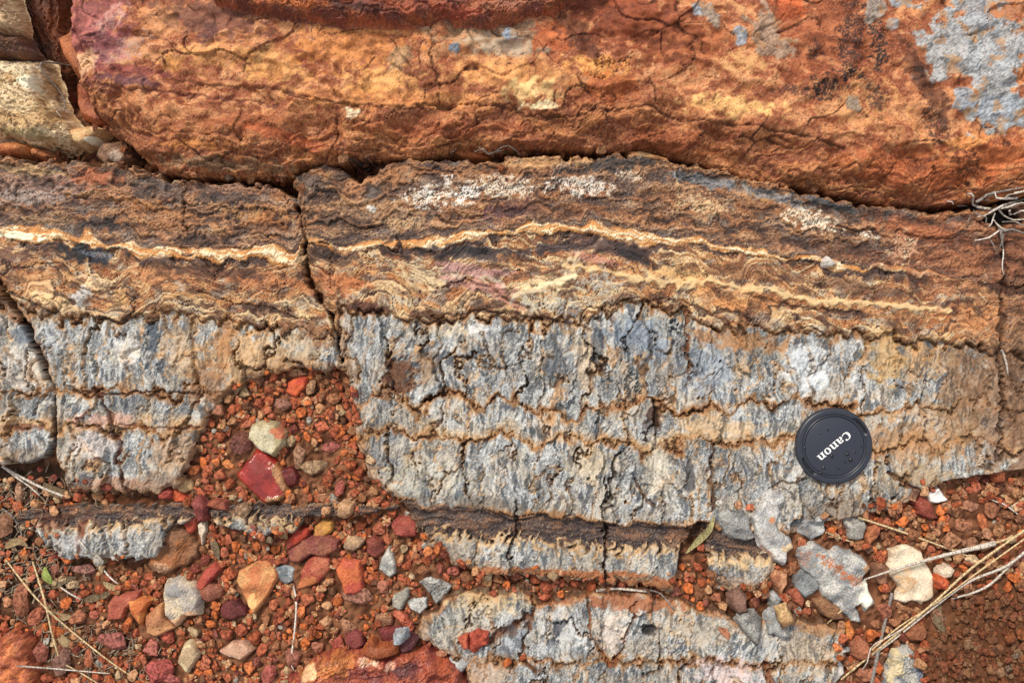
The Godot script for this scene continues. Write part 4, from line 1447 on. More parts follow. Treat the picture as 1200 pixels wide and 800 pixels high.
	r.patches = [
		[500, 232, 32, 14, -8, rgb(222, 216, 204), 0.9, 1], [545, 229, 20, 11, -25, rgb(228, 226, 220), 0.95, 1], [590, 219, 42, 12, 3, rgb(222, 210, 190), 0.9, 1],
		[526, 210, 9, 8, 0, rgb(214, 208, 198), 0.9, 1], [682, 218, 40, 11, 6, rgb(220, 212, 200), 0.9, 1], [735, 205, 14, 7, 10, rgb(216, 196, 170), 0.8, 1],
		[826, 242, 32, 11, 8, rgb(210, 178, 134), 0.85, 1], [950, 257, 36, 12, 17, rgb(226, 212, 186), 0.95, 1], [1060, 290, 18, 22, 0, rgb(226, 206, 172), 0.95, 1],
		[1018, 276, 12, 5, 10, rgb(226, 216, 200), 0.9, 1], [440, 246, 60, 14, 5, rgb(196, 150, 104), 0.6, 1], [470, 262, 30, 8, 0, rgb(206, 170, 124), 0.7, 1], [434, 245, 5, 4, 0, rgb(238, 232, 220), 1.0, 2],
		[824, 212, 46, 9, 9, rgb(112, 118, 126), 0.75, 0], [720, 192, 45, 9, 0, rgb(66, 62, 62), 0.7, 0], [900, 228, 60, 7, 16, rgb(108, 110, 116), 0.7, 0], [975, 240, 44, 5, 14, rgb(84, 84, 90), 0.8, 0],
		[1055, 252, 22, 5, 12, rgb(84, 84, 90), 0.8, 0], [1115, 268, 26, 6, 20, rgb(92, 80, 76), 0.6, 0], [368, 215, 24, 14, 0, rgb(72, 62, 60), 0.6, 0], [640, 190, 60, 7, 0, rgb(196, 150, 100), 0.6, 0],
		[455, 205, 45, 16, -10, rgb(158, 104, 66), 0.6, 0], [380, 300, 40, 10, 6, rgb(70, 48, 40), 0.7, 0], [400, 258, 45, 10, 6, rgb(72, 54, 46), 0.55, 0],
		[548, 297, 62, 9, 0, rgb(62, 52, 54), 0.8, 0], [556, 294, 20, 6, 0, rgb(46, 40, 44), 0.8, 0], [650, 290, 36, 7, -8, rgb(64, 54, 56), 0.8, 0], [712, 290, 60, 10, 9, rgb(74, 56, 56), 0.75, 0], [742, 301, 26, 6, 18, rgb(56, 46, 48), 0.8, 0],
		[598, 246, 34, 12, -12, rgb(92, 58, 62), 0.7, 0], [650, 246, 60, 12, 4, rgb(120, 76, 52), 0.5, 0], [548, 316, 52, 7, 6, rgb(158, 116, 112), 0.75, 0], [560, 334, 44, 8, 10, rgb(172, 122, 112), 0.7, 0], [590, 348, 30, 7, 30, rgb(160, 104, 88), 0.65, 0], [494, 324, 26, 14, 0, rgb(190, 168, 132), 0.7, 0],
		[694, 303, 40, 5, 12, rgb(180, 120, 100), 0.65, 0], [640, 330, 46, 8, -10, rgb(214, 194, 152), 0.6, 0], [700, 332, 24, 12, 0, rgb(178, 178, 170), 0.8, 1], [640, 356, 44, 10, 8, rgb(184, 180, 164), 0.8, 1], [668, 366, 14, 8, 0, rgb(120, 126, 136), 0.7, 1],
		[390, 330, 46, 16, 8, rgb(172, 96, 54), 0.6, 0], [430, 360, 22, 9, 10, rgb(84, 50, 36), 0.8, 0], [800, 320, 50, 10, 5, rgb(206, 164, 108), 0.6, 0], [880, 320, 80, 8, 6, rgb(128, 84, 54), 0.6, 0], [990, 335, 90, 7, 8, rgb(96, 66, 50), 0.6, 0], [860, 352, 70, 12, 6, rgb(196, 132, 76), 0.5, 0],
		[1000, 300, 60, 10, 14, rgb(118, 70, 46), 0.5, 0], [1110, 300, 80, 60, 10, rgb(138, 80, 52), 0.5, 0], [1190, 380, 34, 130, 0, rgb(122, 78, 52), 0.5, 0], [1140, 380, 40, 22, 0, rgb(176, 112, 66), 0.6, 0], [1200, 290, 60, 60, 0, rgb(126, 74, 50), 0.55, 0], [1080, 270, 70, 14, 14, rgb(158, 88, 54), 0.6, 0],
		[466, 440, 22, 24, 20, rgb(92, 56, 36), 0.8, 0], [500, 430, 14, 20, 0, rgb(124, 92, 66), 0.5, 0], [768, 490, 12, 14, 0, rgb(70, 44, 32), 0.7, 0], [690, 420, 16, 44, 6, rgb(184, 150, 110), 0.45, 0], [750, 398, 42, 26, 20, rgb(104, 118, 136), 0.55, 0],
		[650, 425, 18, 26, 20, rgb(82, 88, 96), 0.55, 0], [830, 430, 34, 34, 0, rgb(112, 124, 140), 0.5, 0], [700, 405, 8, 30, 4, rgb(58, 64, 72), 0.6, 0], [840, 500, 60, 16, 4, rgb(190, 152, 108), 0.5, 0], [870, 398, 60, 14, 6, rgb(150, 98, 56), 0.6, 0], [950, 430, 26, 36, 0, rgb(190, 198, 206), 0.5, 0],
		[1042, 420, 26, 34, 10, rgb(168, 128, 76), 0.6, 0], [1092, 420, 36, 20, 0, rgb(176, 130, 82), 0.5, 0], [1130, 460, 30, 64, 0, rgb(132, 96, 66), 0.6, 0], [1170, 470, 46, 90, 0, rgb(122, 88, 62), 0.6, 0], [1215, 480, 40, 120, 0, rgb(112, 80, 58), 0.7, 0], [1100, 500, 50, 40, 0, rgb(156, 122, 88), 0.45, 0], [1060, 520, 60, 24, 0, rgb(150, 106, 68), 0.55, 0], [1080, 560, 50, 16, 10, rgb(150, 120, 84), 0.5, 0], [990, 600, 50, 14, 0, rgb(110, 92, 76), 0.6, 0],
		[520, 385, 40, 8, 0, rgb(206, 186, 156), 0.5, 0], [560, 384, 14, 8, 0, rgb(226, 226, 222), 0.6, 0], [690, 545, 30, 26, 0, rgb(184, 162, 128), 0.4, 0], [500, 560, 60, 26, 0, rgb(170, 160, 138), 0.4, 0], [560, 590, 70, 8, 4, rgb(96, 88, 80), 0.6, 0],
		[770, 548, 16, 34, 10, rgb(206, 196, 174), 0.5, 0], [808, 556, 7, 22, 0, rgb(60, 58, 60), 0.7, 0], [800, 628, 26, 9, 0, rgb(150, 100, 70), 0.6, 0], [862, 660, 40, 8, 0, rgb(206, 176, 130), 0.4, 0], [640, 672, 160, 5, 2, rgb(150, 84, 48), 0.8, 0], [770, 685, 60, 6, 0, rgb(150, 84, 48), 0.8, 0],
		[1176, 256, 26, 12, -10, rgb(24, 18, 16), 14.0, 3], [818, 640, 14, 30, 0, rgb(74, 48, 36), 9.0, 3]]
	rock_thing(r, "large banded rock in the middle with a cream vein above cracked grey quartz", rock_m, parts)

	# left block, split from the centre by the open joint, and its neighbour at the frame's edge
	r = block("banded_rock", 0, 16.0, [-90, 408, 176, 592], l_top,
		lut([-200, 352, -20, 318, 0, 332, 20, 364, 34, 388, 48, 420, 58, 446, 64, 490, 62, 520, 66, 545, 75, 570, 100, 579, 150, 583, 180, 582, 205, 573, 216, 548, 228, 514, 244, 486, 264, 464, 300, 442, 340, 430, 385, 436, 402, 430]),
		lut([-200, -90, 330, -90, 331, -40, 600, -40]),
		lut([-200, 343, 205, 343, 240, 348, 280, 356, 320, 359, 350, 371, 370, 386, 396, 393, 440, 402, 600, 404]))
	r.edge = 5.0
	r.edge_drop = 5.0
	r.ragged = 6.0
	r.soft = [false, true, false, false]
	r.floor_h = -34.0
	r.patches = [
		[40, 220, 70, 22, 0, rgb(120, 92, 84), 0.6, 0], [30, 230, 60, 10, 0, rgb(186, 170, 160), 0.7, 1], [30, 200, 40, 7, 5, rgb(196, 158, 110), 0.7, 0], [110, 208, 34, 12, 0, rgb(156, 84, 54), 0.7, 0], [180, 225, 34, 12, 10, rgb(78, 62, 58), 0.6, 0], [270, 222, 60, 9, 0, rgb(140, 104, 86), 0.7, 0],
		[265, 232, 40, 7, 0, rgb(64, 52, 52), 0.6, 0], [180, 245, 40, 12, 10, rgb(186, 122, 70), 0.6, 1], [300, 250, 34, 10, 0, rgb(196, 138, 78), 0.65, 1], [120, 262, 30, 9, 10, rgb(62, 52, 52), 0.75, 0], [50, 258, 40, 5, 0, rgb(170, 130, 92), 0.7, 0], [320, 262, 24, 14, 0, rgb(150, 90, 54), 0.5, 0], [240, 282, 40, 6, 0, rgb(70, 50, 42), 0.7, 0],
		[20, 276, 34, 5, 6, rgb(246, 226, 186), 0.8, 0], [100, 298, 38, 10, 10, rgb(44, 42, 48), 0.9, 0], [116, 299, 20, 4, 8, rgb(120, 130, 144), 0.7, 1], [60, 296, 30, 8, 0, rgb(96, 64, 50), 0.6, 0], [10, 300, 24, 10, 0, rgb(90, 60, 50), 0.7, 0],
		[45, 330, 34, 20, 0, rgb(182, 134, 90), 0.5, 0], [60, 352, 30, 8, 20, rgb(220, 180, 128), 0.7, 0], [96, 346, 12, 12, 0, rgb(178, 176, 172), 0.8, 0], [112, 332, 22, 7, 20, rgb(214, 180, 138), 0.7, 0], [140, 352, 16, 14, 0, rgb(206, 158, 100), 0.6, 0], [250, 320, 60, 10, 6, rgb(118, 70, 44), 0.7, 0], [310, 330, 50, 12, 6, rgb(158, 92, 54), 0.6, 0], [310, 362, 26, 8, 8, rgb(82, 54, 40), 0.7, 0], [250, 318, 90, 7, 4, rgb(84, 56, 44), 0.6, 0],
		[180, 322, 40, 14, 0, rgb(170, 108, 66), 0.6, 0], [60, 392, 22, 12, 50, rgb(176, 180, 184), 0.6, 0], [178, 398, 9, 26, 0, rgb(56, 64, 76), 0.7, 0], [150, 412, 20, 18, 0, rgb(210, 206, 198), 0.5, 0], [210, 410, 24, 40, 0, rgb(176, 140, 102), 0.5, 0], [300, 420, 80, 34, 0, rgb(178, 134, 86), 0.6, 0], [262, 400, 12, 46, 6, rgb(150, 100, 60), 0.55, 0], [350, 404, 40, 22, 0, rgb(168, 158, 142), 0.45, 0], [370, 390, 26, 14, 30, rgb(124, 82, 54), 0.6, 0],
		[240, 452, 24, 34, 10, rgb(128, 88, 58), 0.6, 0], [120, 492, 40, 9, 0, rgb(186, 140, 122), 0.6, 0], [110, 520, 30, 20, 0, rgb(196, 184, 180), 0.5, 0], [200, 530, 30, 30, 20, rgb(166, 128, 94), 0.5, 0], [96, 566, 14, 12, 0, rgb(70, 70, 78), 0.7, 0], [140, 570, 50, 10, 0, rgb(150, 100, 74), 0.5, 0], [190, 565, 20, 14, 0, rgb(128, 108, 92), 0.6, 0]]
	rock_thing(r, "large banded rock on the left with a cream vein, split by a thin joint", rock_m, parts)

	r = block("banded_rock", 0, 13.0, [-95, 70, 300, 552],
		lut([-200, 358, -24, 324, -4, 337, 16, 369, 30, 393, 42, 419, 54, 445, 70, 466]),
		lut([-200, 546, 0, 543, 30, 542, 50, 536, 58, 520, 70, 510]),
		flat(-95), lut([-200, 63, 440, 60, 470, 63, 500, 62, 560, 58]))
	r.edge = 6.0
	r.edge_drop = 6.0
	r.floor_h = -34.0
	r.patches = [[26, 392, 18, 12, 40, rgb(76, 86, 100), 0.6, 0], [20, 370, 20, 10, 40, rgb(134, 96, 72), 0.6, 0], [30, 430, 30, 30, 0, rgb(186, 172, 156), 0.4, 0], [20, 495, 40, 7, 0, rgb(196, 158, 112), 0.6, 0], [30, 500, 30, 4, 0, rgb(96, 56, 40), 0.6, 0], [20, 532, 40, 10, 0, rgb(110, 92, 76), 0.5, 0]]
	rock_thing(r, "grey quartz rock at the far left, below the slanting crack", rock_m, parts)

	# the lower bed that shows through the rubble on the left
	r = block("lower_bed", 0, 8.0, [14, 486, 574, 674],
		lut([-200, 600, 20, 600, 60, 596, 90, 592, 140, 595, 200, 591, 230, 597, 260, 595, 330, 593, 400, 593, 480, 596]),
		lut([-200, 610, 20, 612, 44, 624, 56, 640, 74, 654, 100, 650, 140, 656, 180, 652, 190, 640, 196, 618, 240, 600, 262, 618, 300, 628, 340, 624, 360, 606, 400, 604, 440, 600, 486, 592]),
		flat(20), flat(484))
	r.edge = 5.0
	r.edge_drop = 4.0
	r.floor_h = -24.0
	r.patches = [[60, 604, 34, 14, 0, rgb(110, 62, 44), 0.6, 0], [100, 616, 6, 26, 10, rgb(96, 50, 34), 0.7, 0], [120, 598, 40, 5, 0, rgb(170, 120, 84), 0.5, 0], [150, 622, 20, 8, 0, rgb(206, 196, 184), 0.6, 1], [80, 632, 20, 10, 0, rgb(166, 164, 166), 0.5, 0]]
	rock_thing(r, "low dark rock bed with a grey jagged fringe, half buried in red rubble", rock_m, parts)

	# lower quartz rock
	r = block("quartz_rock", 3, 9.0, [478, 1000, 684, 872],
		lut([-200, 736, 484, 736, 496, 718, 512, 712, 520, 698, 548, 690, 590, 692, 606, 686, 624, 694, 632, 704, 648, 700, 690, 690, 730, 694, 752, 690, 780, 702, 800, 700, 822, 712, 842, 712, 862, 722, 880, 722, 905, 716, 950, 724, 985, 730, 1000, 736]),
		flat(872), lut([-200, 486, 725, 486, 750, 492, 770, 530, 790, 546, 900, 550]), lut([-200, 996, 730, 996, 750, 988, 760, 992, 780, 978, 795, 972, 812, 976, 1200, 970]))
	r.edge = 5.0
	r.edge_drop = 4.0
	r.ragged = 7.0
	r.soft = [false, false, true, false]
	r.floor_h = -24.0
	r.patches = [[570, 706, 50, 14, 0, rgb(186, 156, 112), 0.6, 0], [540, 730, 50, 20, -20, rgb(164, 158, 144), 0.4, 0], [650, 700, 30, 10, 0, rgb(142, 88, 56), 0.8, 0], [740, 706, 60, 12, 4, rgb(138, 82, 52), 0.8, 0], [658, 740, 30, 34, 14, rgb(176, 180, 184), 0.45, 0], [655, 732, 8, 10, 0, rgb(72, 74, 80), 0.7, 0], [680, 765, 14, 12, 0, rgb(88, 92, 98), 0.5, 0],
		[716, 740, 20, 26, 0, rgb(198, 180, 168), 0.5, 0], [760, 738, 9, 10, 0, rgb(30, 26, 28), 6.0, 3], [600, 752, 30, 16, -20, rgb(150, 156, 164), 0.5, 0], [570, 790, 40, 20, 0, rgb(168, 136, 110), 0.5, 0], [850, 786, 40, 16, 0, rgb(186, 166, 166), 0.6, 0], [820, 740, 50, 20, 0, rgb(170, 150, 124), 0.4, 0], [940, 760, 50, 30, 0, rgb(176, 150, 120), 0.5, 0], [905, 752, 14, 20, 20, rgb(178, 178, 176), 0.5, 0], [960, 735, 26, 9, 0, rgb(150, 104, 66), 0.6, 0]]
	rock_thing(r, "low grey quartz rock along the bottom of the outcrop, crossed by rusty cracks", rock_m, {0: "rim"})

	# the big boulder above
	r = block("boulder", 1, 46.0, [80, 1262, -80, 246], flat(-78), up_bot,
		lut([-200, 88, 0, 91, 50, 88, 70, 94, 100, 99, 130, 108, 150, 120, 172, 148, 200, 168, 250, 180]), flat(1260))
	r.kh = 24.0
	r.step = 1.25
	r.edge = 20.0
	r.edge_drop = 16.0
	r.skirt = 6.0
	r.flute = 0.08
	r.floor_h = -48.0
	r.ragged = 3.0
	r.patches = [
		[120, 40, 44, 60, 0, rgb(154, 86, 82), 0.85, 0], [150, 66, 40, 14, -20, rgb(186, 150, 138), 0.7, 1], [140, 30, 24, 12, -40, rgb(196, 164, 148), 0.6, 1], [160, 90, 50, 8, 4, rgb(120, 56, 52), 0.7, 0], [130, 60, 20, 20, 0, rgb(110, 62, 66), 0.6, 0], [108, 78, 14, 20, 30, rgb(214, 168, 122), 0.7, 0], [165, 102, 40, 6, 4, rgb(96, 58, 66), 0.7, 0],
		[250, 30, 74, 22, 12, rgb(112, 70, 56), 0.8, 0], [252, 48, 12, 16, 0, rgb(100, 60, 56), 0.7, 0], [200, 30, 20, 24, 0, rgb(190, 130, 86), 0.6, 0], [310, 76, 22, 8, -40, rgb(132, 96, 56), 0.7, 0], [260, 72, 50, 14, 0, rgb(216, 152, 88), 0.55, 0], [330, 90, 40, 20, 0, rgb(212, 150, 84), 0.6, 0],
		[210, 82, 14, 12, 20, rgb(206, 140, 74), 0.6, 0], [420, 60, 80, 30, 0, rgb(196, 122, 64), 0.6, 0], [460, 120, 120, 12, 0, rgb(216, 142, 78), 0.5, 0], [470, 80, 14, 24, 20, rgb(170, 142, 106), 0.6, 0],
		[580, 48, 80, 22, 4, rgb(152, 122, 94), 0.75, 0], [600, 62, 50, 14, 4, rgb(160, 146, 128), 0.6, 0], [535, 65, 10, 6, 0, rgb(152, 166, 186), 0.95, 2], [598, 52, 9, 8, -50, rgb(160, 174, 194), 0.95, 2], [648, 52, 26, 22, 0, rgb(184, 92, 50), 0.7, 0],
		[450, 100, 50, 18, 0, rgb(214, 150, 84), 0.65, 0], [600, 92, 90, 18, 0, rgb(220, 152, 88), 0.55, 0], [620, 110, 34, 14, 0, rgb(236, 194, 130), 0.6, 0], [632, 128, 22, 5, 0, rgb(244, 216, 168), 0.8, 0], [700, 84, 40, 14, 10, rgb(222, 150, 78), 0.65, 0], [710, 108, 36, 18, 0, rgb(182, 98, 54), 0.6, 0], [417, 138, 8, 7, 0, rgb(244, 220, 180), 0.9, 2],
		[740, 30, 96, 42, 20, rgb(128, 64, 40), 0.85, 0], [960, 60, 90, 60, 20, rgb(142, 74, 46), 0.6, 0], [675, 50, 14, 40, -50, rgb(96, 54, 38), 0.7, 0], [800, 60, 60, 34, 0, rgb(142, 76, 44), 0.6, 0], [866, 82, 30, 14, 0, rgb(214, 164, 100), 0.65, 1], [826, 26, 18, 10, 30, rgb(176, 164, 152), 0.8, 2], [812, 22, 6, 6, 0, rgb(170, 176, 188), 0.9, 2], [860, 50, 8, 10, 0, rgb(168, 178, 192), 0.9, 2], [895, 50, 20, 30, -20, rgb(184, 154, 130), 0.85, 2],
		[850, 130, 60, 14, 4, rgb(226, 172, 104), 0.7, 0], [920, 10, 24, 24, 0, rgb(200, 92, 48), 0.6, 0], [780, 165, 70, 14, 8, rgb(132, 68, 40), 0.6, 0],
		[990, 50, 18, 54, 10, rgb(66, 44, 38), 0.9, 1], [1020, 60, 10, 30, 0, rgb(48, 36, 34), 0.95, 1], [960, 110, 22, 14, 0, rgb(44, 34, 32), 0.95, 1], [985, 95, 12, 9, 0, rgb(40, 32, 32), 0.95, 1], [1006, 106, 14, 8, 30, rgb(42, 32, 32), 0.9, 1], [948, 66, 10, 10, 0, rgb(60, 40, 34), 0.8, 1], [1000, 125, 36, 34, 0, rgb(220, 160, 98), 0.6, 1], [990, 128, 10, 8, 0, rgb(164, 152, 136), 0.8, 2], [1018, 124, 12, 14, 0, rgb(56, 40, 36), 0.7, 1], [920, 112, 20, 8, 0, rgb(70, 46, 38), 0.7, 1],
		[1070, 100, 14, 60, -30, rgb(96, 58, 42), 0.75, 0], [1086, 150, 12, 30, -25, rgb(56, 40, 36), 0.7, 1], [1066, 90, 8, 12, 0, rgb(46, 36, 34), 0.8, 1], [1128, 196, 20, 16, 30, rgb(54, 36, 32), 0.85, 1], [1070, 195, 14, 12, 0, rgb(70, 44, 36), 0.7, 1], [1168, 172, 6, 5, 0, rgb(40, 30, 30), 0.9, 1],
		[1060, 200, 90, 22, 8, rgb(168, 84, 46), 0.55, 0], [1150, 190, 60, 26, -10, rgb(182, 96, 52), 0.6, 0], [1120, 172, 30, 10, -10, rgb(214, 140, 76), 0.6, 0],
		[1110, 60, 40, 46, 0, rgb(186, 189, 192), 0.92, 2], [1150, 110, 32, 44, 0, rgb(190, 193, 196), 0.95, 2], [1158, 60, 34, 30, 0, rgb(184, 188, 192), 0.92, 2], [1144, 16, 40, 28, 0, rgb(178, 182, 188), 0.9, 2], [1118, 124, 14, 14, 0, rgb(170, 178, 190), 0.92, 2], [1194, 60, 14, 30, 0, rgb(168, 172, 178), 0.9, 2], [1160, 138, 30, 20, 0, rgb(176, 184, 194), 0.95, 2], [1050, 4, 14, 10, 0, rgb(166, 174, 186), 0.9, 2], [1018, 16, 12, 16, 0, rgb(174, 166, 158), 0.85, 2], [1036, 36, 8, 8, 0, rgb(170, 170, 172), 0.85, 2], [1178, 18, 26, 12, 0, rgb(164, 96, 56), 0.7, 0],
		[180, 178, 60, 10, 8, rgb(140, 82, 50), 0.5, 0], [260, 192, 80, 8, 2, rgb(128, 100, 76), 0.7, 0], [230, 172, 50, 5, 4, rgb(214, 136, 68), 0.6, 0], [300, 150, 60, 12, 0, rgb(142, 78, 46), 0.6, 0], [340, 165, 60, 7, 16, rgb(182, 92, 56), 0.6, 0], [520, 152, 120, 10, 0, rgb(150, 80, 50), 0.6, 0]]
	rock_thing(r, "big orange brown boulder lying across the top with a grey patch at its right", rock_material(0.72, 0.4))

	# thin slab lying on the boulder's top edge
	r = slab("slab", [236, -60, 250, -6, 292, 5, 330, 12, 372, 15, 400, 21, 440, 19, 470, 22, 496, 17, 520, 15, 545, 20, 566, 23, 590, 18, 604, 19, 618, 11, 645, 7, 690, -2, 720, -50, 500, -80], 60.0, rgb(168, 88, 56), rgb(122, 64, 52), {"edge": 6.0, "drop": 3.0, "deep": 16.0, "layers": 0.6, "lay": 2.0, "scale": 0.8, "rough": 1.0, "ragged": 2.0})
	r.flute = 0.1
	r.skirt = 10.0
	r.patches = [[420, 8, 40, 6, 4, rgb(84, 50, 44), 0.7, 0], [350, 4, 50, 5, 4, rgb(206, 118, 66), 0.7, 0], [480, 8, 60, 6, 0, rgb(176, 90, 64), 0.7, 0], [590, 4, 50, 7, -8, rgb(196, 132, 96), 0.7, 1], [540, 14, 30, 6, 0, rgb(150, 66, 48), 0.7, 0]]
	rock_thing(r, "reddish slab lying on the upper edge of the big boulder at the top", rock_m)

	# the broken rocks at the upper left
	r = slab("rock", [-90, -90, 62, -90, 64, 20, 70, 60, 82, 105, 78, 133, 66, 132, 52, 112, 42, 80, 30, 40, 6, -10, -40, -40], -14.0, rgb(116, 62, 34), rgb(86, 46, 28), {"edge": 14.0, "drop": 10.0, "deep": 40.0, "layers": 0.3, "lay": 75.0, "scale": 0.6, "rough": 0.8, "tx": -0.25, "dark": rgb(52, 28, 18)})
	rock_thing(r, "smooth dark brown rock standing in the gap at the upper left", rock_m)
	r = slab("rock", [60, 40, 90, 31, 104, 40, 112, 90, 104, 98, 84, 84, 70, 64], 12.0, rgb(188, 104, 56), rgb(154, 84, 46), {"edge": 4.0, "drop": 3.0, "deep": 34.0, "tx": 0.1, "rough": 0.7})
	rock_thing(r, "orange wedge of rock jammed under the left end of the big boulder", rock_m)
	r = slab("rock", [88, 96, 100, 96, 118, 130, 122, 144, 110, 145, 92, 134, 86, 118], -8.0, rgb(170, 92, 56), rgb(140, 70, 48), {"edge": 4.0, "drop": 3.0, "deep": 30.0, "rough": 0.8})
	rock_thing(r, "small rust coloured rock in the dark gap under the orange wedge", rock_m)
	r = slab("rock", [-80, 58, 0, 62, 18, 62, 34, 66, 40, 84, 46, 106, 58, 132, 72, 152, 64, 163, 36, 166, 0, 166, -80, 172], 18.0, rgb(228, 200, 156), rgb(202, 160, 108), {"edge": 16.0, "drop": 15.0, "deep": 40.0, "layers": 0.8, "lay": 34.0, "scale": 0.8, "dark": rgb(104, 78, 52), "ragged": 2.0})
	r.flute = 0.1
	r.skirt = 16.0
	r.patches = [[14, 76, 22, 12, 0, rgb(196, 184, 158), 0.6, 0], [30, 92, 12, 10, 0, rgb(226, 216, 190), 0.7, 0], [4, 70, 10, 8, 0, rgb(140, 120, 100), 0.6, 0], [20, 154, 44, 6, 8, rgb(120, 104, 70), 0.5, 0]]
	rock_thing(r, "pale yellow rock with dark slanting layers at the left edge", rock_m)
	r = slab("rock", [-80, 30, 0, 34, 20, 40, 32, 60, 20, 64, 0, 60, -80, 56], 14.0, rgb(112, 74, 52), rgb(90, 62, 56), {"edge": 8.0, "drop": 7.0, "deep": 24.0, "layers": 0.5, "lay": 10.0})
	rock_thing(r, "flat brown rock on the pale yellow layered rock", rock_m)
	r = slab("rock", [-80, -90, -30, -90, -8, -40, 8, 4, 14, 30, 4, 36, -80, 32], 22.0, rgb(206, 176, 134), rgb(164, 120, 84), {"edge": 10.0, "drop": 10.0, "deep": 30.0, "layers": 0.4, "lay": 60.0})
	rock_thing(r, "cream rock cut off by the upper left corner", rock_m)

	# rocks that come in from the lower edge
	r = slab("rock", [330, 806, 350, 792, 374, 776, 398, 770, 430, 768, 452, 772, 468, 766, 500, 768, 520, 776, 536, 790, 544, 806, 540, 850, 440, 880, 350, 860], 22.0, rgb(176, 88, 60), rgb(136, 62, 54), {"edge": 12.0, "drop": 10.0, "deep": 34.0, "scale": 1.0, "rough": 1.4, "ragged": 2.0, "layers": 0.25, "lay": -20.0, "dark": rgb(96, 40, 34)})
	r.patches = [[390, 784, 44, 12, -14, rgb(206, 128, 66), 0.7, 0], [362, 792, 16, 8, -20, rgb(232, 190, 144), 0.7, 0], [432, 778, 14, 4, 10, rgb(244, 220, 190), 0.8, 1], [456, 782, 6, 6, 0, rgb(226, 180, 150), 0.7, 0], [476, 786, 18, 10, 0, rgb(100, 50, 48), 0.7, 0], [510, 784, 20, 10, 10, rgb(190, 90, 58), 0.6, 0]]
	rock_thing(r, "large orange and maroon rock cut off by the bottom edge", rock_material(0.45, 0.5))
	r = slab("rock", [-60, 750, 0, 744, 14, 739, 28, 744, 34, 760, 37, 784, 40, 830, 24, 860, -60, 860], 14.0, rgb(182, 96, 60), rgb(138, 66, 44), {"edge": 8.0, "drop": 8.0, "deep": 34.0, "scale": 1.6, "rough": 1.1, "ragged": 3.0})
	r.patches = [[14, 762, 10, 12, 0, rgb(230, 138, 84), 0.7, 0], [10, 790, 26, 9, 0, rgb(226, 132, 70), 0.7, 1], [36, 745, 10, 10, 0, rgb(130, 56, 40), 0.6, 0]]
	rock_thing(r, "rough orange rock in the lower left corner", rock_m)
	r = slab("rock", [1034, 806, 1038, 786, 1046, 768, 1056, 757, 1068, 754, 1078, 768, 1086, 786, 1090, 806, 1084, 850, 1040, 850], 16.0, rgb(176, 172, 164), rgb(112, 118, 128), {"edge": 9.0, "drop": 7.0, "deep": 26.0, "layers": 0.25, "lay": 88.0, "ragged": 2.0, "dark": rgb(90, 88, 86)})
	r.patches = [[1050, 780, 10, 24, 10, rgb(200, 176, 126), 0.6, 0], [1080, 790, 6, 20, 0, rgb(84, 92, 112), 0.6, 0]]
	rock_thing(r, "blue grey and cream rock between the straw stems and the bottom edge", rock_m)

# ---------------------------------------------------------------- loose pieces
var landmarks: Array = []    # [x, y, label] of the stones described one by one
var taken: Array = []        # [x, y, radius] of what lies in the rubble, so that pebbles keep clear

func flake(pts: Array, thick: float, a: Color, b: Color, label: String, category := "stone", more := {}) -> void:
	var cx := 0.0
	var cy := 0.0
	var n := pts.size() / 2
	var big := 0.0
	for i in n:
		cx += float(pts[i * 2]) / n
		cy += float(pts[i * 2 + 1]) / n
	for i in n:
		big = maxf(big, Vector2(pts[i * 2] - cx, pts[i * 2 + 1] - cy).length())
		taken.append([lerpf(cx, pts[i * 2], 0.62), lerpf(cy, pts[i * 2 + 1], 0.62), big * 0.36])
	taken.append([cx, cy, big * 0.55])
	landmarks.append([cx, cy, label])
	var h: float = ground_at(cx, cy)
	var opts := {"deep": thick + 4.0, "edge": minf(4.0, thick * 0.7), "drop": minf(3.0, thick * 0.4)}
	if category == "stone":
		opts.facets = thick * 0.5
		opts.edge = minf(2.4, thick * 0.5)
		opts.drop = minf(2.0, thick * 0.3)
	opts.merge(more, true)
	if category == "flake":
		opts.mineral = 1.0
	a = a.lerp(Color(a.get_luminance(), a.get_luminance(), a.get_luminance()), 0.1)
	b = b.lerp(Color(b.get_luminance(), b.get_luminance(), b.get_luminance()), 0.1)
	var r := slab(opts.get("called", "stone"), pts, h + thick, a, b, opts)
	r.patches = opts.get("patches", [])
	rock_thing(r, label, rock_material(opts.get("rough_mat", 0.8), opts.get("spec", 0.35)), {}, opts.get("group", ""), category)

func lone(x: float, y: float, w: float, l: float, turn: float, c: Color, label: String, variant := -1, thick := -1.0, gloss := 0.85) -> void:
	if variant < 0:
		variant = rng.randi() % fine_chips.size()
	if thick < 0.0:
		thick = minf(w, l) * 0.62
	var o := chip(fine_chips[variant % fine_chips.size()], x, y, w, l, thick, turn, stone_mat(c, gloss), 0.28)
	o.name = numbered("stone")
	add_child(o, true)
	tag(o, label, "stone")
	landmarks.append([x, y, label])
	taken.append([x, y, maxf(w, l) * 0.5])

var fine_chips: Array = []
var small_chips: Array = []

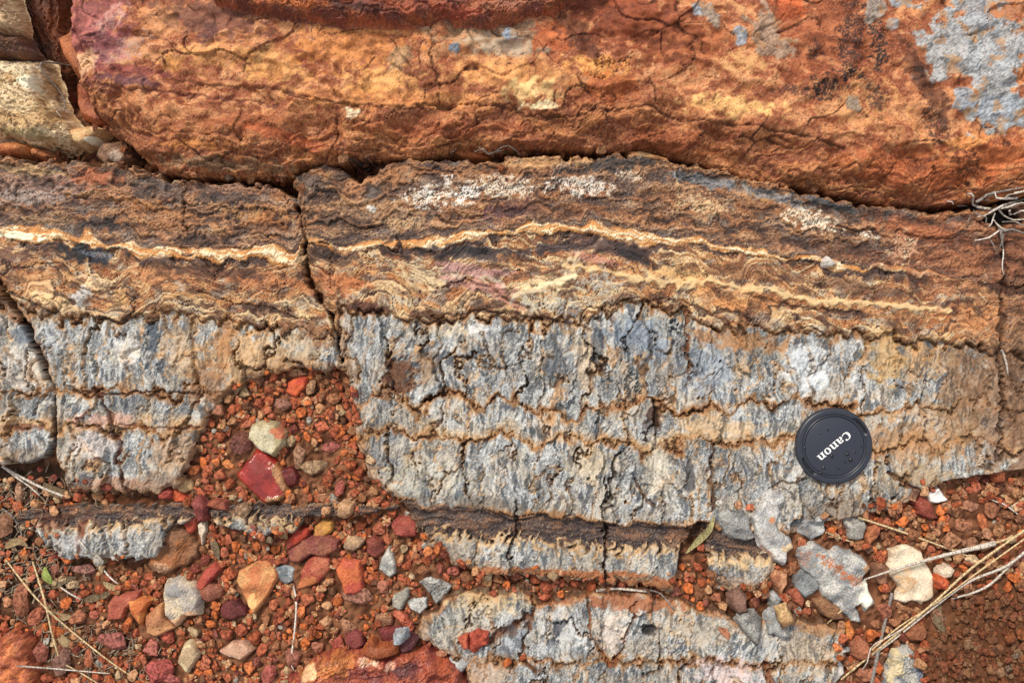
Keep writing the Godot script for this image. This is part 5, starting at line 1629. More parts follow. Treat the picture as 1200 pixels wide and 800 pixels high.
func stones() -> void:
	for i in 14:
		fine_chips.append(chip_mesh(100 + i, 3, 4 + i % 3, 0.035))
	for i in 10:
		small_chips.append(chip_mesh(300 + i, 2, 4 + i % 2, 0.05))
	var grey := rgb(196, 193, 186)
	var dgrey := rgb(134, 135, 134)
	# traced pieces: broad flat stones of the rubble
	flake([300, 528, 312, 532, 324, 546, 333, 560, 336, 574, 326, 588, 308, 591, 292, 574, 275, 557, 288, 542], 13.0, rgb(176, 44, 30), rgb(146, 34, 28), "glossy deep red stone with a tan rim leaning in the rubble hollow", "stone", {"rough_mat": 0.28, "spec": 0.6, "rough": 0.5, "grit": 0.5, "tx": -0.08, "edge": 3.0, "patches": [[331, 566, 8, 24, -20, rgb(206, 150, 94), 0.9, 2], [322, 586, 14, 5, -10, rgb(206, 152, 96), 0.9, 2], [300, 545, 9, 14, -30, rgb(196, 84, 70), 0.5, 0]]})
	flake([292, 500, 304, 495, 322, 498, 332, 508, 331, 522, 318, 535, 304, 527, 290, 515], 14.0, rgb(200, 188, 152), rgb(176, 156, 112), "rounded cream stone above the glossy red stone", "stone", {"rough": 0.8, "patches": [[326, 506, 8, 10, 0, rgb(176, 96, 68), 0.8, 0]]})
	flake([336, 449, 350, 443, 359, 443, 356, 455, 346, 464, 334, 460], 7.0, rgb(226, 96, 52), rgb(206, 72, 48), "bright orange red stone near the top of the rubble hollow", "stone", {"rough": 0.5})
	flake([327, 552, 340, 547, 349, 558, 346, 567, 336, 572, 331, 564], 7.0, rgb(124, 44, 40), rgb(100, 38, 36), "dark maroon stone beside the tan rim of the glossy red stone", "stone", {"rough": 0.5, "rough_mat": 0.5})
	flake([279, 670, 300, 657, 316, 660, 324, 677, 312, 700, 296, 718, 286, 702, 276, 682], 7.0, rgb(214, 150, 88), rgb(200, 116, 66), "broad ochre plate with a pointed lower end", "stone", {"rough": 0.8, "patches": [[300, 675, 10, 14, 20, rgb(172, 96, 64), 0.6, 0], [296, 705, 6, 10, 0, rgb(226, 170, 110), 0.6, 0]]})
	flake([376, 648, 385, 655, 386, 668, 372, 684, 348, 691, 352, 672, 360, 656], 7.0, rgb(198, 104, 72), rgb(174, 70, 56), "pinkish red leaf shaped stone with an orange tip", "stone", {"rough": 0.7, "patches": [[358, 684, 14, 8, -20, rgb(214, 138, 78), 0.6, 0]]})
	flake([335, 648, 352, 632, 376, 628, 396, 634, 396, 646, 380, 652, 362, 650, 350, 660, 338, 658], 9.0, rgb(134, 66, 58), rgb(158, 92, 66), "long dull maroon stone lying above the pinkish red one", "stone", {"rough": 0.8})
	flake([334, 634, 348, 620, 362, 619, 360, 628, 346, 640, 336, 644], 8.0, rgb(186, 58, 40), rgb(150, 62, 48), "narrow red stone between the dark ledge and the long maroon stone", "stone", {"rough": 0.6})
	flake([368, 618, 378, 609, 390, 611, 388, 622, 376, 632, 366, 630], 8.0, rgb(214, 146, 62), rgb(184, 116, 60), "mustard yellow stone at the upper end of the long maroon stone", "stone", {"rough": 0.7})
	flake([394, 668, 402, 656, 422, 658, 424, 692, 414, 698, 404, 696, 398, 682], 8.0, rgb(216, 104, 56), rgb(190, 76, 58), "bright orange squarish stone in the rubble below the mound of tan stones", "stone", {"rough": 0.5, "patches": [[410, 660, 12, 6, 0, rgb(170, 80, 66), 0.6, 0]]})
	flake([457, 616, 464, 607, 480, 605, 488, 612, 488, 628, 474, 630, 462, 628], 8.0, rgb(170, 78, 62), rgb(150, 62, 52), "brick red stone against the end of the dark ledge", "stone", {"rough": 0.6})
	flake([428, 634, 438, 629, 448, 634, 450, 646, 440, 656, 430, 648], 7.0, rgb(140, 66, 52), rgb(124, 58, 48), "round dark red stone left of the pale grey flake", "stone", {"rough": 0.6})
	flake([447, 656, 454, 645, 460, 650, 463, 672, 456, 677, 444, 668], 6.0, rgb(204, 198, 186), rgb(164, 166, 164), "pale grey upright flake below the round dark red stone", "flake", {"called": "rock_flake", "rough": 0.8})
	flake([490, 682, 500, 676, 516, 680, 529, 688, 524, 698, 511, 709, 504, 696], 6.0, grey, dgrey, "blue grey flake with a torn edge on the left of the quartz rock", "flake", {"called": "rock_flake", "layers": 0.3, "lay": 30.0, "dark": rgb(90, 92, 96)})
	flake([477, 706, 486, 703, 499, 701, 500, 712, 492, 720, 482, 714], 5.0, grey, dgrey, "pale grey flake below the blue grey torn flake", "flake", {"called": "rock_flake"})
	flake([460, 700, 470, 694, 480, 689, 479, 700, 468, 716, 460, 712], 5.0, rgb(176, 168, 150), rgb(150, 146, 134), "dull buff flake left of the pale grey one", "flake", {"called": "rock_flake"})
	flake([322, 665, 334, 663, 344, 668, 342, 681, 333, 684, 322, 676], 5.0, rgb(180, 186, 188), rgb(110, 124, 136), "small blue grey flake right of the broad ochre plate", "flake", {"called": "rock_flake"})
	flake([190, 686, 206, 680, 222, 684, 232, 700, 231, 722, 214, 722, 204, 735, 192, 722, 190, 704], 13.0, rgb(214, 190, 156), rgb(170, 158, 146), "big cream and grey stone in the lower left rubble", "stone", {"rough": 1.2, "patches": [[204, 692, 12, 8, 0, rgb(120, 118, 118), 0.7, 0], [214, 726, 18, 8, -30, rgb(196, 140, 98), 0.6, 0]]})
	flake([168, 722, 190, 708, 191, 724, 204, 736, 182, 746, 168, 744], 10.0, rgb(200, 134, 84), rgb(176, 108, 70), "tan stone against the left side of the big cream and grey stone", "stone", {"rough": 0.7})
	flake([124, 712, 130, 700, 150, 697, 162, 694, 160, 706, 146, 714, 142, 726, 124, 728], 8.0, rgb(190, 96, 70), rgb(170, 80, 62), "flat salmon red stone left of the tan stone", "stone", {"rough": 0.6})
	flake([146, 704, 166, 702, 176, 704, 166, 716, 164, 734, 154, 722], 10.0, rgb(226, 148, 70), rgb(200, 100, 50), "bright orange wedge on the flat salmon red stone", "stone", {"rough": 0.6})
	flake([186, 640, 190, 620, 206, 612, 222, 628, 234, 640, 230, 652, 212, 664, 192, 672, 176, 672, 172, 660], 8.0, rgb(138, 92, 64), rgb(164, 96, 54), "half buried brown rock at the end of the low dark bed", "stone", {"rough": 1.4, "ragged": 2.5, "edge": 6.0, "patches": [[190, 665, 14, 8, 0, rgb(206, 170, 140), 0.6, 1]]})
	flake([256, 764, 272, 754, 284, 753, 296, 763, 280, 774, 268, 770], 6.0, rgb(206, 156, 124), rgb(190, 132, 104), "tan diamond shaped stone in the fine gravel", "stone", {"rough": 0.5, "tx": 0.05})
	flake([207, 778, 214, 758, 222, 754, 234, 767, 224, 780, 218, 790], 8.0, rgb(216, 194, 146), rgb(184, 150, 112), "cream angular stone left of the tan diamond shaped stone", "stone", {"rough": 0.6})
	flake([256, 715, 262, 706, 278, 703, 286, 714, 288, 722, 272, 726, 258, 724], 8.0, rgb(112, 50, 48), rgb(92, 42, 42), "dark purple red stone tucked under the broad ochre plate", "stone", {"rough": 0.5})
	flake([228, 690, 236, 672, 250, 660, 256, 668, 246, 682, 234, 694], 8.0, rgb(192, 78, 60), rgb(170, 66, 54), "rose red elongated stone above the big cream and grey stone", "stone", {"rough": 0.5})
	flake([230, 692, 244, 682, 262, 690, 258, 702, 242, 706, 232, 700], 6.0, rgb(160, 92, 66), rgb(140, 78, 58), "flat brown red stone below the rose red elongated one", "stone", {"rough": 0.6})
	flake([230, 615, 242, 610, 240, 622, 236, 640, 232, 626], 5.0, rgb(216, 196, 172), rgb(190, 160, 136), "small cream tooth shaped stone beside the half buried brown rock", "stone", {"rough": 0.4})
	flake([222, 590, 232, 583, 240, 594, 238, 610, 230, 612, 226, 602], 7.0, rgb(146, 68, 62), rgb(128, 58, 54), "dusky red stone standing over the small cream tooth shaped stone", "stone")
	flake([214, 612, 222, 598, 230, 606, 226, 622, 220, 626], 7.0, rgb(196, 78, 54), rgb(160, 66, 56), "rust red stone between the dusky red stone and the half buried brown rock", "stone")
	flake([205, 565, 222, 561, 226, 573, 214, 579, 207, 575], 6.0, rgb(204, 164, 108), rgb(180, 136, 90), "buff square stone at the foot of the left quartz rock", "stone", {"rough": 0.5})
	flake([199, 580, 204, 573, 218, 582, 215, 588, 203, 588], 6.0, rgb(232, 100, 56), rgb(214, 76, 46), "vivid orange stone under the buff square stone", "stone")
	flake([184, 579, 196, 571, 201, 577, 197, 584, 186, 584], 6.0, rgb(188, 78, 60), rgb(168, 66, 56), "salmon stone left of the vivid orange stone", "stone")
	flake([240, 593, 250, 587, 262, 590, 265, 598, 252, 597], 5.0, rgb(164, 84, 60), rgb(144, 72, 56), "flat russet stone on the dark ledge below the hollow", "stone")
	flake([443, 738, 470, 735, 482, 742, 478, 752, 462, 754, 446, 752], 9.0, rgb(136, 56, 54), rgb(120, 50, 48), "oblong maroon stone behind the large orange and maroon rock", "stone", {"rough": 0.5})
	flake([404, 748, 414, 738, 425, 744, 426, 757, 416, 763, 405, 758], 8.0, rgb(140, 64, 60), rgb(124, 54, 52), "dull maroon many sided stone left of the oblong maroon stone", "stone", {"rough": 0.4})
	flake([422, 768, 430, 758, 434, 750, 442, 758, 464, 758, 463, 768, 448, 773, 430, 770], 8.0, rgb(178, 92, 46), rgb(150, 72, 40), "amber brown stone resting on the large orange and maroon rock", "stone", {"rough_mat": 0.5})
	flake([460, 722, 468, 716, 478, 724, 485, 735, 482, 743, 470, 734], 7.0, rgb(206, 104, 72), rgb(184, 82, 60), "orange pink stone right of the tan block of rubble", "stone", {"layers": 0.4, "lay": 40.0, "dark": rgb(150, 60, 46)})
	flake([439, 722, 450, 719, 460, 721, 459, 734, 446, 737, 440, 732], 7.0, rgb(164, 110, 78), rgb(146, 98, 72), "tan blocky stone above the oblong maroon stone", "stone")
	flake([551, 744, 560, 738, 573, 742, 571, 756, 556, 768, 549, 762], 12.0, rgb(190, 78, 56), rgb(168, 66, 48), "rough red stone in the notch of the grey quartz rock", "stone", {"rough": 1.2, "scale": 2.0})
	flake([538, 751, 547, 746, 549, 760, 542, 761], 8.0, rgb(196, 86, 56), rgb(176, 76, 54), "small red orange stone touching the rough red stone", "stone")
	flake([525, 773, 533, 766, 541, 768, 552, 765, 550, 778, 541, 789, 530, 782], 6.0, rgb(192, 194, 192), rgb(152, 158, 162), "pale grey flake at the right end of the large orange and maroon rock", "flake", {"called": "rock_flake"})
	flake([463, 742, 474, 740, 476, 748, 468, 757, 461, 756], 6.0, rgb(164, 172, 182), rgb(140, 150, 160), "small blue grey flake among the maroon stones at the bottom", "flake", {"called": "rock_flake"})
	flake([466, 757, 478, 746, 488, 752, 482, 764, 470, 765], 7.0, rgb(112, 62, 64), rgb(96, 54, 58), "purple brown stone beside the small blue grey flake", "stone")
	flake([396, 596, 402, 590, 412, 592, 412, 602, 402, 607, 395, 605], 8.0, rgb(206, 158, 112), rgb(190, 138, 96), "tan stone topmost on the mound by the dark ledge", "stone")
	flake([402, 640, 408, 628, 420, 630, 426, 634, 420, 642, 414, 646, 404, 644], 7.0, rgb(196, 154, 112), rgb(150, 116, 88), "buff brown stone in the mound left of the round dark red stone", "stone")
	# the right hand rubble
	flake([897, 580, 906, 577, 918, 580, 921, 588, 914, 594, 916, 604, 910, 614, 914, 624, 926, 632, 930, 642, 924, 650, 921, 663, 911, 656, 894, 640, 888, 624, 884, 606, 892, 598, 896, 590], 7.0, rgb(206, 202, 196), rgb(168, 170, 174), "long pale grey flake with a notched outline below the lens cap", "flake", {"called": "rock_flake", "patches": [[905, 610, 4, 4, 0, rgb(170, 100, 60), 0.7, 0], [925, 642, 7, 8, 0, rgb(196, 160, 110), 0.6, 0], [902, 650, 10, 4, 40, rgb(184, 110, 74), 0.6, 1]]})
	flake([844, 604, 852, 596, 860, 600, 870, 598, 878, 606, 880, 620, 884, 630, 876, 634, 862, 630, 852, 626, 844, 616], 6.0, rgb(166, 164, 158), rgb(120, 122, 124), "dark speckled grey flake left of the long pale one", "flake", {"called": "rock_flake"})
	flake([924, 604, 936, 600, 948, 604, 958, 600, 966, 612, 967, 624, 952, 634, 940, 626, 930, 620, 922, 612], 6.0, rgb(178, 178, 176), rgb(136, 138, 142), "grey flake with an ochre corner right of the long pale one", "flake", {"called": "rock_flake", "patches": [[928, 604, 6, 6, 0, rgb(206, 154, 100), 0.7, 0]]})
	flake([990, 604, 1002, 604, 1013, 610, 1016, 618, 1012, 631, 997, 632, 996, 620, 990, 612], 6.0, rgb(172, 168, 158), rgb(146, 144, 138), "small grey square flake at the tip of the yellow straw", "flake", {"called": "rock_flake"})
	flake([935, 652, 942, 642, 956, 638, 968, 646, 974, 648, 986, 642, 996, 648, 1012, 655, 1020, 666, 1017, 676, 1002, 686, 1018, 682, 1020, 694, 1024, 706, 1016, 718, 1012, 708, 1004, 712, 1012, 731, 1000, 728, 980, 712, 966, 698, 954, 680, 944, 668], 8.0, rgb(196, 192, 184), rgb(146, 150, 154), "large grey slab with a smear of orange earth, right of the lower bed", "flake", {"called": "rock_flake", "ragged": 2.0, "patches": [[978, 664, 26, 6, 38, rgb(176, 92, 54), 0.85, 1], [1000, 678, 14, 6, 20, rgb(180, 98, 60), 0.8, 1], [945, 654, 8, 10, 20, rgb(190, 120, 90), 0.5, 1], [1014, 700, 8, 14, 0, rgb(224, 208, 190), 0.7, 0], [1016, 668, 6, 7, 0, rgb(176, 126, 84), 0.7, 0]]})
	flake([1043, 645, 1060, 638, 1070, 640, 1082, 650, 1086, 662, 1094, 672, 1097, 688, 1093, 702, 1082, 708, 1070, 704, 1062, 708, 1050, 702, 1051, 694, 1057, 690, 1048, 676, 1042, 664, 1046, 654], 6.0, rgb(236, 216, 184), rgb(226, 200, 166), "cream white plate lying under a pale stem", "flake", {"called": "rock_flake", "grit": 0.4, "ragged": 1.6, "rough": 0.5, "patches": [[1062, 684, 12, 10, 0, rgb(206, 150, 96), 0.7, 1], [1064, 668, 6, 5, 0, rgb(210, 160, 110), 0.5, 0]]})
	flake([957, 788, 968, 778, 976, 772, 984, 774, 990, 780, 992, 790, 984, 800, 978, 806, 964, 800], 6.0, rgb(228, 220, 212), rgb(212, 200, 192), "white flake at the bottom edge beside the straw", "flake", {"called": "rock_flake", "grit": 0.3})
	flake([1090, 582, 1098, 575, 1102, 574, 1108, 582, 1113, 586, 1104, 590, 1092, 589], 6.0, rgb(236, 232, 226), rgb(216, 210, 204), "small white stone in the gravel below the rusty crack", "stone", {"grit": 0.3})
	flake([1074, 588, 1082, 582, 1090, 586, 1096, 598, 1102, 608, 1092, 610, 1078, 602], 9.0, rgb(160, 70, 54), rgb(140, 62, 48), "smooth brick red stone beside the small white stone", "stone", {"rough": 0.4})
	flake([1102, 670, 1110, 662, 1119, 668, 1116, 676, 1106, 678], 6.0, rgb(226, 202, 172), rgb(200, 172, 144), "little cream stone right of the cream white plate", "stone")
	flake([1098, 680, 1106, 676, 1114, 682, 1112, 691, 1102, 691], 8.0, rgb(206, 86, 44), rgb(176, 68, 40), "glowing orange red stone below the little cream stone", "stone", {"rough_mat": 0.4})
	flake([904, 676, 912, 670, 924, 674, 924, 686, 918, 697, 910, 690], 8.0, rgb(206, 140, 96), rgb(150, 88, 58), "caramel coloured pointed stone between two grey flakes", "stone", {"rough": 0.5})
	flake([926, 696, 936, 692, 944, 704, 942, 714, 932, 706], 8.0, rgb(174, 88, 60), rgb(150, 74, 52), "rust brown stone below the caramel coloured pointed one", "stone")
	flake([931, 675, 942, 670, 954, 672, 962, 682, 954, 696, 944, 700, 936, 692], 5.0, rgb(132, 136, 138), rgb(104, 108, 112), "dark grey flake touching the large slab's left edge", "flake", {"called": "rock_flake"})
	flake([866, 728, 874, 720, 886, 720, 894, 730, 891, 744, 889, 758, 880, 748, 872, 738], 8.0, rgb(156, 154, 148), rgb(112, 112, 112), "grey triangular flake pointing down on the quartz rock", "flake", {"called": "rock_flake"})
	flake([900, 722, 908, 716, 912, 726, 918, 740, 930, 746, 916, 748, 908, 742, 901, 744], 6.0, rgb(176, 176, 174), rgb(150, 152, 152), "bent pale grey flake right of the triangular one", "flake", {"called": "rock_flake"})
	flake([903, 696, 908, 694, 917, 703, 912, 714, 906, 710], 6.0, rgb(170, 170, 170), rgb(136, 140, 144), "blue grey flake chip above the bent pale flake", "flake", {"called": "rock_flake"})
	flake([914, 716, 924, 712, 932, 730, 920, 737, 914, 728], 8.0, rgb(206, 164, 108), rgb(176, 128, 84), "yellow tan stone between the bent pale flake and the quartz rock", "stone")
	flake([955, 704, 966, 702, 984, 712, 992, 726, 976, 728, 962, 718], 9.0, rgb(148, 100, 66), rgb(120, 78, 54), "dark brown stone under the large grey slab", "stone")
	flake([991, 732, 998, 730, 1003, 742, 1000, 752, 992, 750], 8.0, rgb(226, 130, 56), rgb(200, 96, 42), "amber orange stone below the large grey slab", "stone", {"rough_mat": 0.45})
	flake([1000, 756, 1010, 748, 1020, 756, 1022, 770, 1010, 776, 1000, 770], 9.0, rgb(172, 98, 66), rgb(150, 84, 58), "round terracotta stone left of the straws' lower ends", "stone")
	flake([1062, 744, 1070, 734, 1084, 730, 1088, 742, 1080, 752, 1068, 750], 7.0, rgb(160, 92, 56), rgb(140, 80, 50), "terracotta clod above the blue grey and cream rock", "stone")
	flake([1016, 628, 1026, 612, 1032, 618, 1030, 632, 1020, 638], 8.0, rgb(190, 108, 66), rgb(168, 90, 58), "orange brown wedge right of the small grey square flake", "stone")
	flake([1026, 664, 1034, 660, 1044, 666, 1042, 684, 1034, 686, 1026, 676], 8.0, rgb(150, 98, 70), rgb(126, 82, 62), "brown rounded stone left of the cream white plate", "stone")
	flake([858, 700, 868, 696, 876, 702, 876, 716, 866, 718, 859, 712], 8.0, rgb(134, 96, 80), rgb(112, 78, 66), "dull brown blocky stone between the lower bed and the triangular flake", "stone")
	flake([1164, 552, 1174, 545, 1182, 552, 1180, 566, 1168, 566], 10.0, rgb(166, 84, 48), rgb(140, 70, 44), "upright rust stone at the right edge of the rubble", "stone")
	# along the crevice under the boulder
	flake([70, 152, 84, 147, 104, 145, 118, 148, 112, 160, 104, 168, 92, 172, 76, 166], 22.0, rgb(222, 178, 120), rgb(206, 150, 96), "cream yellow stone wedged below the dark gap at the upper left", "stone", {"rough": 0.8, "patches": [[104, 164, 8, 5, 0, rgb(216, 214, 190), 0.8, 0]], "edge": 6.0, "drop": 6.0})
	flake([107, 172, 118, 164, 134, 164, 148, 172, 150, 184, 140, 194, 122, 194, 108, 184], 22.0, rgb(150, 108, 80), rgb(116, 84, 66), "round grey brown stone at the left end of the crevice", "stone", {"rough": 1.0, "patches": [[136, 182, 8, 9, 0, rgb(206, 184, 164), 0.7, 0]], "edge": 7.0, "drop": 7.0})
	flake([-6, 166, 12, 163, 24, 168, 24, 178, 8, 181, -6, 180], 22.0, rgb(206, 122, 66), rgb(180, 92, 50), "orange stone at the left edge under the pale yellow rock", "stone", {"edge": 5.0, "drop": 5.0})
	flake([26, 172, 36, 169, 50, 174, 60, 182, 50, 188, 34, 184], 22.0, rgb(190, 110, 62), rgb(140, 84, 56), "brown orange stone right of the orange one under the pale yellow rock", "stone", {"edge": 5.0, "drop": 5.0})
	flake([530, 175, 542, 173, 560, 178, 573, 182, 570, 186, 548, 185, 532, 181], 12.0, rgb(204, 118, 62), rgb(180, 96, 52), "flat orange chip on the crevice edge among pale rootlets", "stone", {"rough": 0.4})
	flake([738, 177, 752, 176, 768, 180, 784, 184, 782, 188, 764, 186, 740, 183], 12.0, rgb(226, 166, 104), rgb(200, 128, 74), "flat ochre chip on the crevice edge under the boulder's middle", "stone", {"rough": 0.4})
	flake([966, 306, 971, 301, 982, 309, 974, 312, 967, 311], 4.0, rgb(212, 202, 192), rgb(190, 180, 172), "tiny pale chip stuck on the thin end of the cream vein", "stone")
	# stones read in the photograph as single small solids
	for s in [[98, 668, 30, 16, 0, 158, 96, 84, "dusty pink brown stone left of the low dark bed's end"], [64, 668, 14, 14, 0, 138, 72, 52, "dark red stone beside the small green leaf"], [42, 722, 20, 26, 25, 176, 84, 54, "rust stone with an orange face above the rough orange rock"], [24, 704, 22, 44, 8, 148, 76, 46, "tall rough brown stone standing in the dry litter"], [8, 706, 14, 18, 20, 204, 126, 80, "tan orange stone at the left edge above the rough orange rock"], [92, 724, 24, 18, -30, 178, 96, 60, "flat cinnamon stone under the crossed stems"], [110, 720, 14, 13, 0, 184, 84, 62, "squarish red stone right of the flat cinnamon stone"], [132, 752, 36, 26, 10, 156, 74, 64, "dusky rose stone in the litter below the salmon red stone"], [104, 770, 11, 24, 5, 184, 88, 50, "upright orange brown almond shaped stone"], [46, 766, 24, 26, -30, 150, 70, 52, "maroon stone beside the rough orange rock"], [72, 776, 26, 34, 0, 128, 80, 66, "brown mottled stone between the maroon and the almond shaped one"], [154, 764, 14, 8, 0, 226, 146, 70, "small amber pebble by the bleached root hairs"], [186, 786, 34, 28, -20, 178, 66, 58, "crimson stone at the bottom beneath the cream angular stone"], [178, 760, 22, 22, 0, 190, 96, 80, "salmon lump above the crimson stone"], [196, 746, 20, 16, -20, 196, 76, 56, "bright red stone under the tan stone's lower corner"], [22, 576, 12, 24, 5, 190, 134, 100, "leaf shaped tan stone in the litter by the far left rock"], [4, 615, 30, 34, 0, 134, 82, 52, "round brown stone in the dark litter at the left edge"], [46, 550, 8, 8, 0, 176, 66, 48, "little red pebble in the litter under the left rocks"], [200, 795, 30, 14, 10, 176, 78, 72, "pinkish stone cut off by the bottom edge"], [315, 790, 22, 24, 10, 176, 74, 62, "pointed red stone near the bottom left of the large orange rock"], [343, 770, 26, 26, 10, 150, 78, 58, "brown red stone crossed by the white stem"], [360, 775, 12, 12, 0, 166, 96, 56, "small brown pebble right of the white stem"], [372, 758, 20, 16, 0, 164, 88, 60, "rust brown stone above the left end of the large orange rock"], [390, 764, 16, 20, 0, 176, 66, 50, "square red stone above the large orange rock"], [408, 734, 26, 16, 30, 164, 104, 70, "tan wedge above the dull maroon many sided stone"], [436, 702, 22, 12, -10, 216, 118, 56, "orange pebble pair's larger stone beside the buff flake"], [448, 688, 16, 16, 0, 176, 96, 68, "brown pink pebble above the buff flake"], [420, 700, 40, 24, 0, 152, 92, 70, "flat brown stone below the bright orange squarish stone"], [516, 772, 14, 12, 0, 196, 118, 82, "tan pebble left of the pale grey flake at the bottom"], [378, 500, 18, 14, 20, 206, 92, 54, "orange sliver on the right side of the hollow"], [386, 524, 24, 14, 0, 164, 74, 64, "dull red slab in the right of the hollow"], [350, 534, 18, 30, 10, 160, 110, 78, "tan stone right of the cream stone in the hollow"], [366, 548, 34, 24, -10, 166, 128, 90, "mottled tan stone partly buried in the hollow"], [398, 572, 14, 22, 10, 176, 74, 62, "red stone low on the hollow's right side"], [268, 545, 20, 12, 20, 214, 118, 54, "orange yellow chip left of the glossy red stone"], [282, 520, 34, 26, 0, 112, 54, 42, "dark red brown stone left of the cream stone"], [258, 480, 16, 16, 0, 176, 104, 70, "tan pebble on the hollow's left slope"], [330, 474, 22, 16, 10, 150, 92, 72, "brown stone under the bright orange red stone"], [364, 454, 14, 20, 10, 172, 122, 82, "tan upright stone right of the bright orange red stone"], [348, 436, 26, 10, 0, 176, 126, 84, "tan slab at the very top of the hollow"], [284, 598, 20, 20, 0, 146, 108, 78, "tan brown stone under the glossy red stone's left corner"], [1052, 605, 12, 12, 0, 150, 84, 54, "brown pebble left of the smooth brick red stone"], [1128, 616, 26, 16, 10, 168, 96, 60, "copper brown stone in the right hand gravel"], [1152, 612, 14, 22, -15, 198, 96, 46, "orange copper stone right of the copper brown one"], [1140, 594, 24, 16, 0, 158, 96, 66, "dusty brown stone above the copper ones"], [1162, 598, 22, 20, 0, 150, 82, 48, "warm brown stone at the right of the gravel"], [1116, 634, 26, 22, 0, 160, 98, 60, "clay brown stone between the yellow straw and the pale stem"], [1136, 638, 20, 20, 0, 150, 90, 58, "clay brown rounded stone right of the other clay brown one"], [1014, 790, 26, 22, 30, 168, 92, 60, "rust stone below the straws' crossing"], [1038, 716, 20, 26, 0, 158, 80, 52, "long rust stone under the cream white plate"], [1100, 722, 20, 28, -20, 146, 92, 62, "brown rounded stone in the dark soil beside the straw bundle"], [840, 700, 16, 12, 0, 190, 104, 68, "orange brown stone below the lower bed's right end"], [850, 742, 24, 10, 40, 190, 112, 74, "peach brown stone lying in the groove of the quartz rock"], [790, 697, 20, 18, 0, 170, 82, 60, "red brown lump at the end of the pale root"], [886, 706, 14, 18, 0, 150, 72, 52, "dark rust stone right of the dull brown blocky stone"], [606, 676, 18, 10, 0, 176, 90, 64, "reddish stone in the crack between the bed and the quartz rock"], [532, 668, 18, 16, 0, 186, 84, 64, "rose brown stone at the left end of the crack below the bed"], [516, 665, 14, 18, 0, 150, 66, 44, "dark red stone left of the rose brown one below the bed"], [844, 590, 9, 8, 0, 226, 222, 214, "tiny white pebble in the notch left of the long pale flake"], [866, 592, 12, 11, 0, 198, 134, 92, "tan ring like pebble right of the tiny white one"], [882, 597, 16, 9, -15, 204, 100, 58, "orange pebble right of the tan ring like one"]]:
		lone(s[0], s[1], s[2], s[3], s[4], rgb(s[5], s[6], s[7]).lightened(0.18), s[8])
	pebbles()

# where loose rubble lies: 0 nowhere, else a zone number
func rubble_zone(x: float, y: float) -> int:
	if y > 430.0 and y < 600.0 and x > 215.0 and x < 470.0:
		return 1
	if y >= 560.0 and x < 130.0 and y < 735.0:
		return 5
	if y >= 600.0 and x < 560.0:
		return 2
	if x > 820.0 and y > 560.0:
		return 3
	if y > 660.0 and x >= 480.0:
		return 6
	if y < 240.0 and y > 150.0:
		return 4
	return 0

func mark(full: PackedByteArray, x: float, y: float, r: float) -> void:
	for j in range(maxi(0, int((y - r + 200.0) * 0.5)), mini(TH - 1, int((y + r + 200.0) * 0.5) + 1)):
		for i in range(maxi(0, int((x - r + 200.0) * 0.5)), mini(TW - 1, int((x + r + 200.0) * 0.5) + 1)):
			if Vector2(i * 2 - 199 - x, j * 2 - 199 - y).length() < r + 0.5:
				full[j * TW + i] = 1

func clear_of(full: PackedByteArray, x: float, y: float, r: float) -> bool:
	for q in [[0, 0], [r, 0], [-r, 0], [0, r], [0, -r]]:
		if full[int((y + q[1] + 200.0) * 0.5) * TW + int((x + q[0] + 200.0) * 0.5)] == 1:
			return false
	return true

